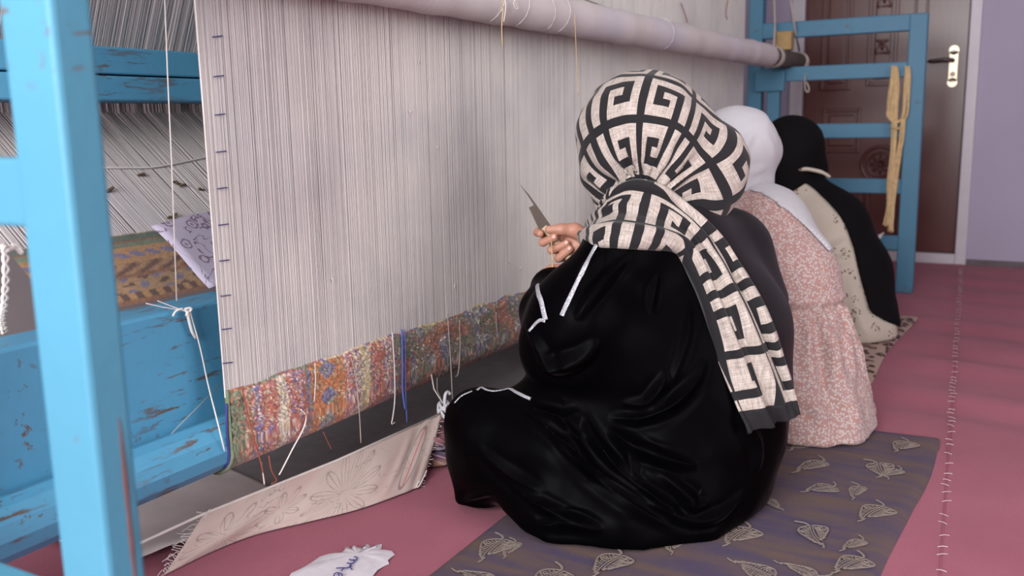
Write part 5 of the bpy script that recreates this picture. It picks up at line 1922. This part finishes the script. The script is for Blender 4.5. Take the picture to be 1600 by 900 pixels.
# ================================================================== far weaver
w3 = thing('person', 'woman in a black headscarf and cream sprig dress, the farthest weaver by the blue ladder', 'person', tuple(onZ(1340, 540, .0)))
lo3, hi3 = np.array([-1.15, 2.75, -.01]), np.array([-.15, 3.95, .86])
g3 = Field(lo3, hi3, .0085)
g3.chain([(A_(1255, 320, 3.40), .11), (A_(1290, 360, 3.36), .135), (A_(1318, 430, 3.30), .145), (A_(1334, 500, 3.24), .132)], .04)
g3.chain([(A_(1334, 495, 3.24), .128), (A_(1346, 525, 3.20), .110)], .03)
g3.cap(A_(1340, 515, 3.14), A_(1366, 512, 3.16), .085, .060, .04)
g3.chain([(A_(1310, 470, 3.24), .13), (A_(1220, 480, 3.45), .11), (A_(1150, 480, 3.6), .07)], .05)
g3.chain([(A_(1220, 330, 3.38), .065), (A_(1180, 400, 3.45), .055), (A_(1120, 380, 3.62), .04)], .04)
g3.floor(.0115)
V, F = g3.skin()
V = relax(V, F, 2)
b3 = bvh_of([(V, F)])
V = sculpt(V, F, b3, [([(1285, 395), (1310, 385), (1328, 370)], .008, .010), ([(1288, 408), (1310, 405), (1330, 396)], .007, .009), ([(1290, 425), (1312, 420), (1335, 412)], .007, .010), ([(1300, 440), (1305, 490), (1330, 535)], .010, .012), ([(1330, 430), (1340, 490), (1362, 530)], .010, .012)])
V[:, 2] = np.maximum(V[:, 2], .0115)
put('sprig_dress', V, F, M_CREAMDRESS, w3)
H3 = A_(1236, 232, 3.42)
h3 = Field(H3 - np.array([.28, .28, .28]), H3 + np.array([.36, .36, .2]), .0075)
h3.ell(H3, (.118, .116, .122), None, .02)
h3.cap(A_(1243, 245, 3.42), A_(1262, 262, 3.42), .105, .058, .05)
h3.cap(A_(1262, 262, 3.42), A_(1278, 268, 3.42), .055, .030, .04)
h3.cap(A_(1230, 262, 3.40), A_(1238, 300, 3.40), .10, .085, .03)
F3 = -np.array(RIGHT) * .66 + np.array(FWD) * .6 - np.array(UP) * .45
F3 /= np.linalg.norm(F3)
h3.ell(H3 + F3 * .125, (.09, .060, .078), (F3, np.cross(F3, [0, 0, 1]), np.cross(np.cross(F3, [0, 0, 1]), F3)), .012, True)
Vh, Fh = h3.skin()
tag(put('head_scarf', relax(Vh, Fh, 2), Fh, M_BLACKCLOTH, w3), 'plain black headscarf')
d3 = Field(lo3, hi3, .0085)
d3.d = g3.d - .012
d3.d = np.maximum(d3.d, outline_cut(d3, [(1225, 255), (1330, 240), (1420, 380), (1425, 505), (1366, 492), (1352, 462), (1340, 420), (1333, 388), (1316, 344), (1290, 313), (1260, 287), (1230, 282)], 3.3))
V, F = d3.skin()
V = relax(V, F, 2)
tag(put('shawl', V, F, M_BLACKCLOTH, w3), 'black shawl down the back')
cb = MB()
pts = []
b33 = bvh_of([(V, F), (Vh, Fh)])
cpx = [(1246, 266), (1258, 264), (1272, 266), (1286, 270), (1297, 277)]
MB().tube(spline([at(x, y, 3.31) for x, y in cpx], 5), [.004] + [.007] * 14 + [.006] * 5 + [.004], 10).build('collar', M_CREAMDRESS, w3, True)
inner_body(w3, H3, F3, A_(1250, 305, 3.41), [(A_(1258, 325, 3.41), .05), (A_(1290, 365, 3.37), .085), (A_(1318, 430, 3.31), .10), (A_(1330, 495, 3.26), .10)],
           [[(A_(1325, 490, 3.27), .08), (A_(1160, 488, 3.6), .05)], [(A_(1300, 480, 3.32), .08), (A_(1210, 488, 3.5), .05)]],
           [[(A_(1225, 332, 3.39), .04), (A_(1182, 400, 3.46), .035), (A_(1115, 378, 3.64), .024)]], lo3, hi3, .013)
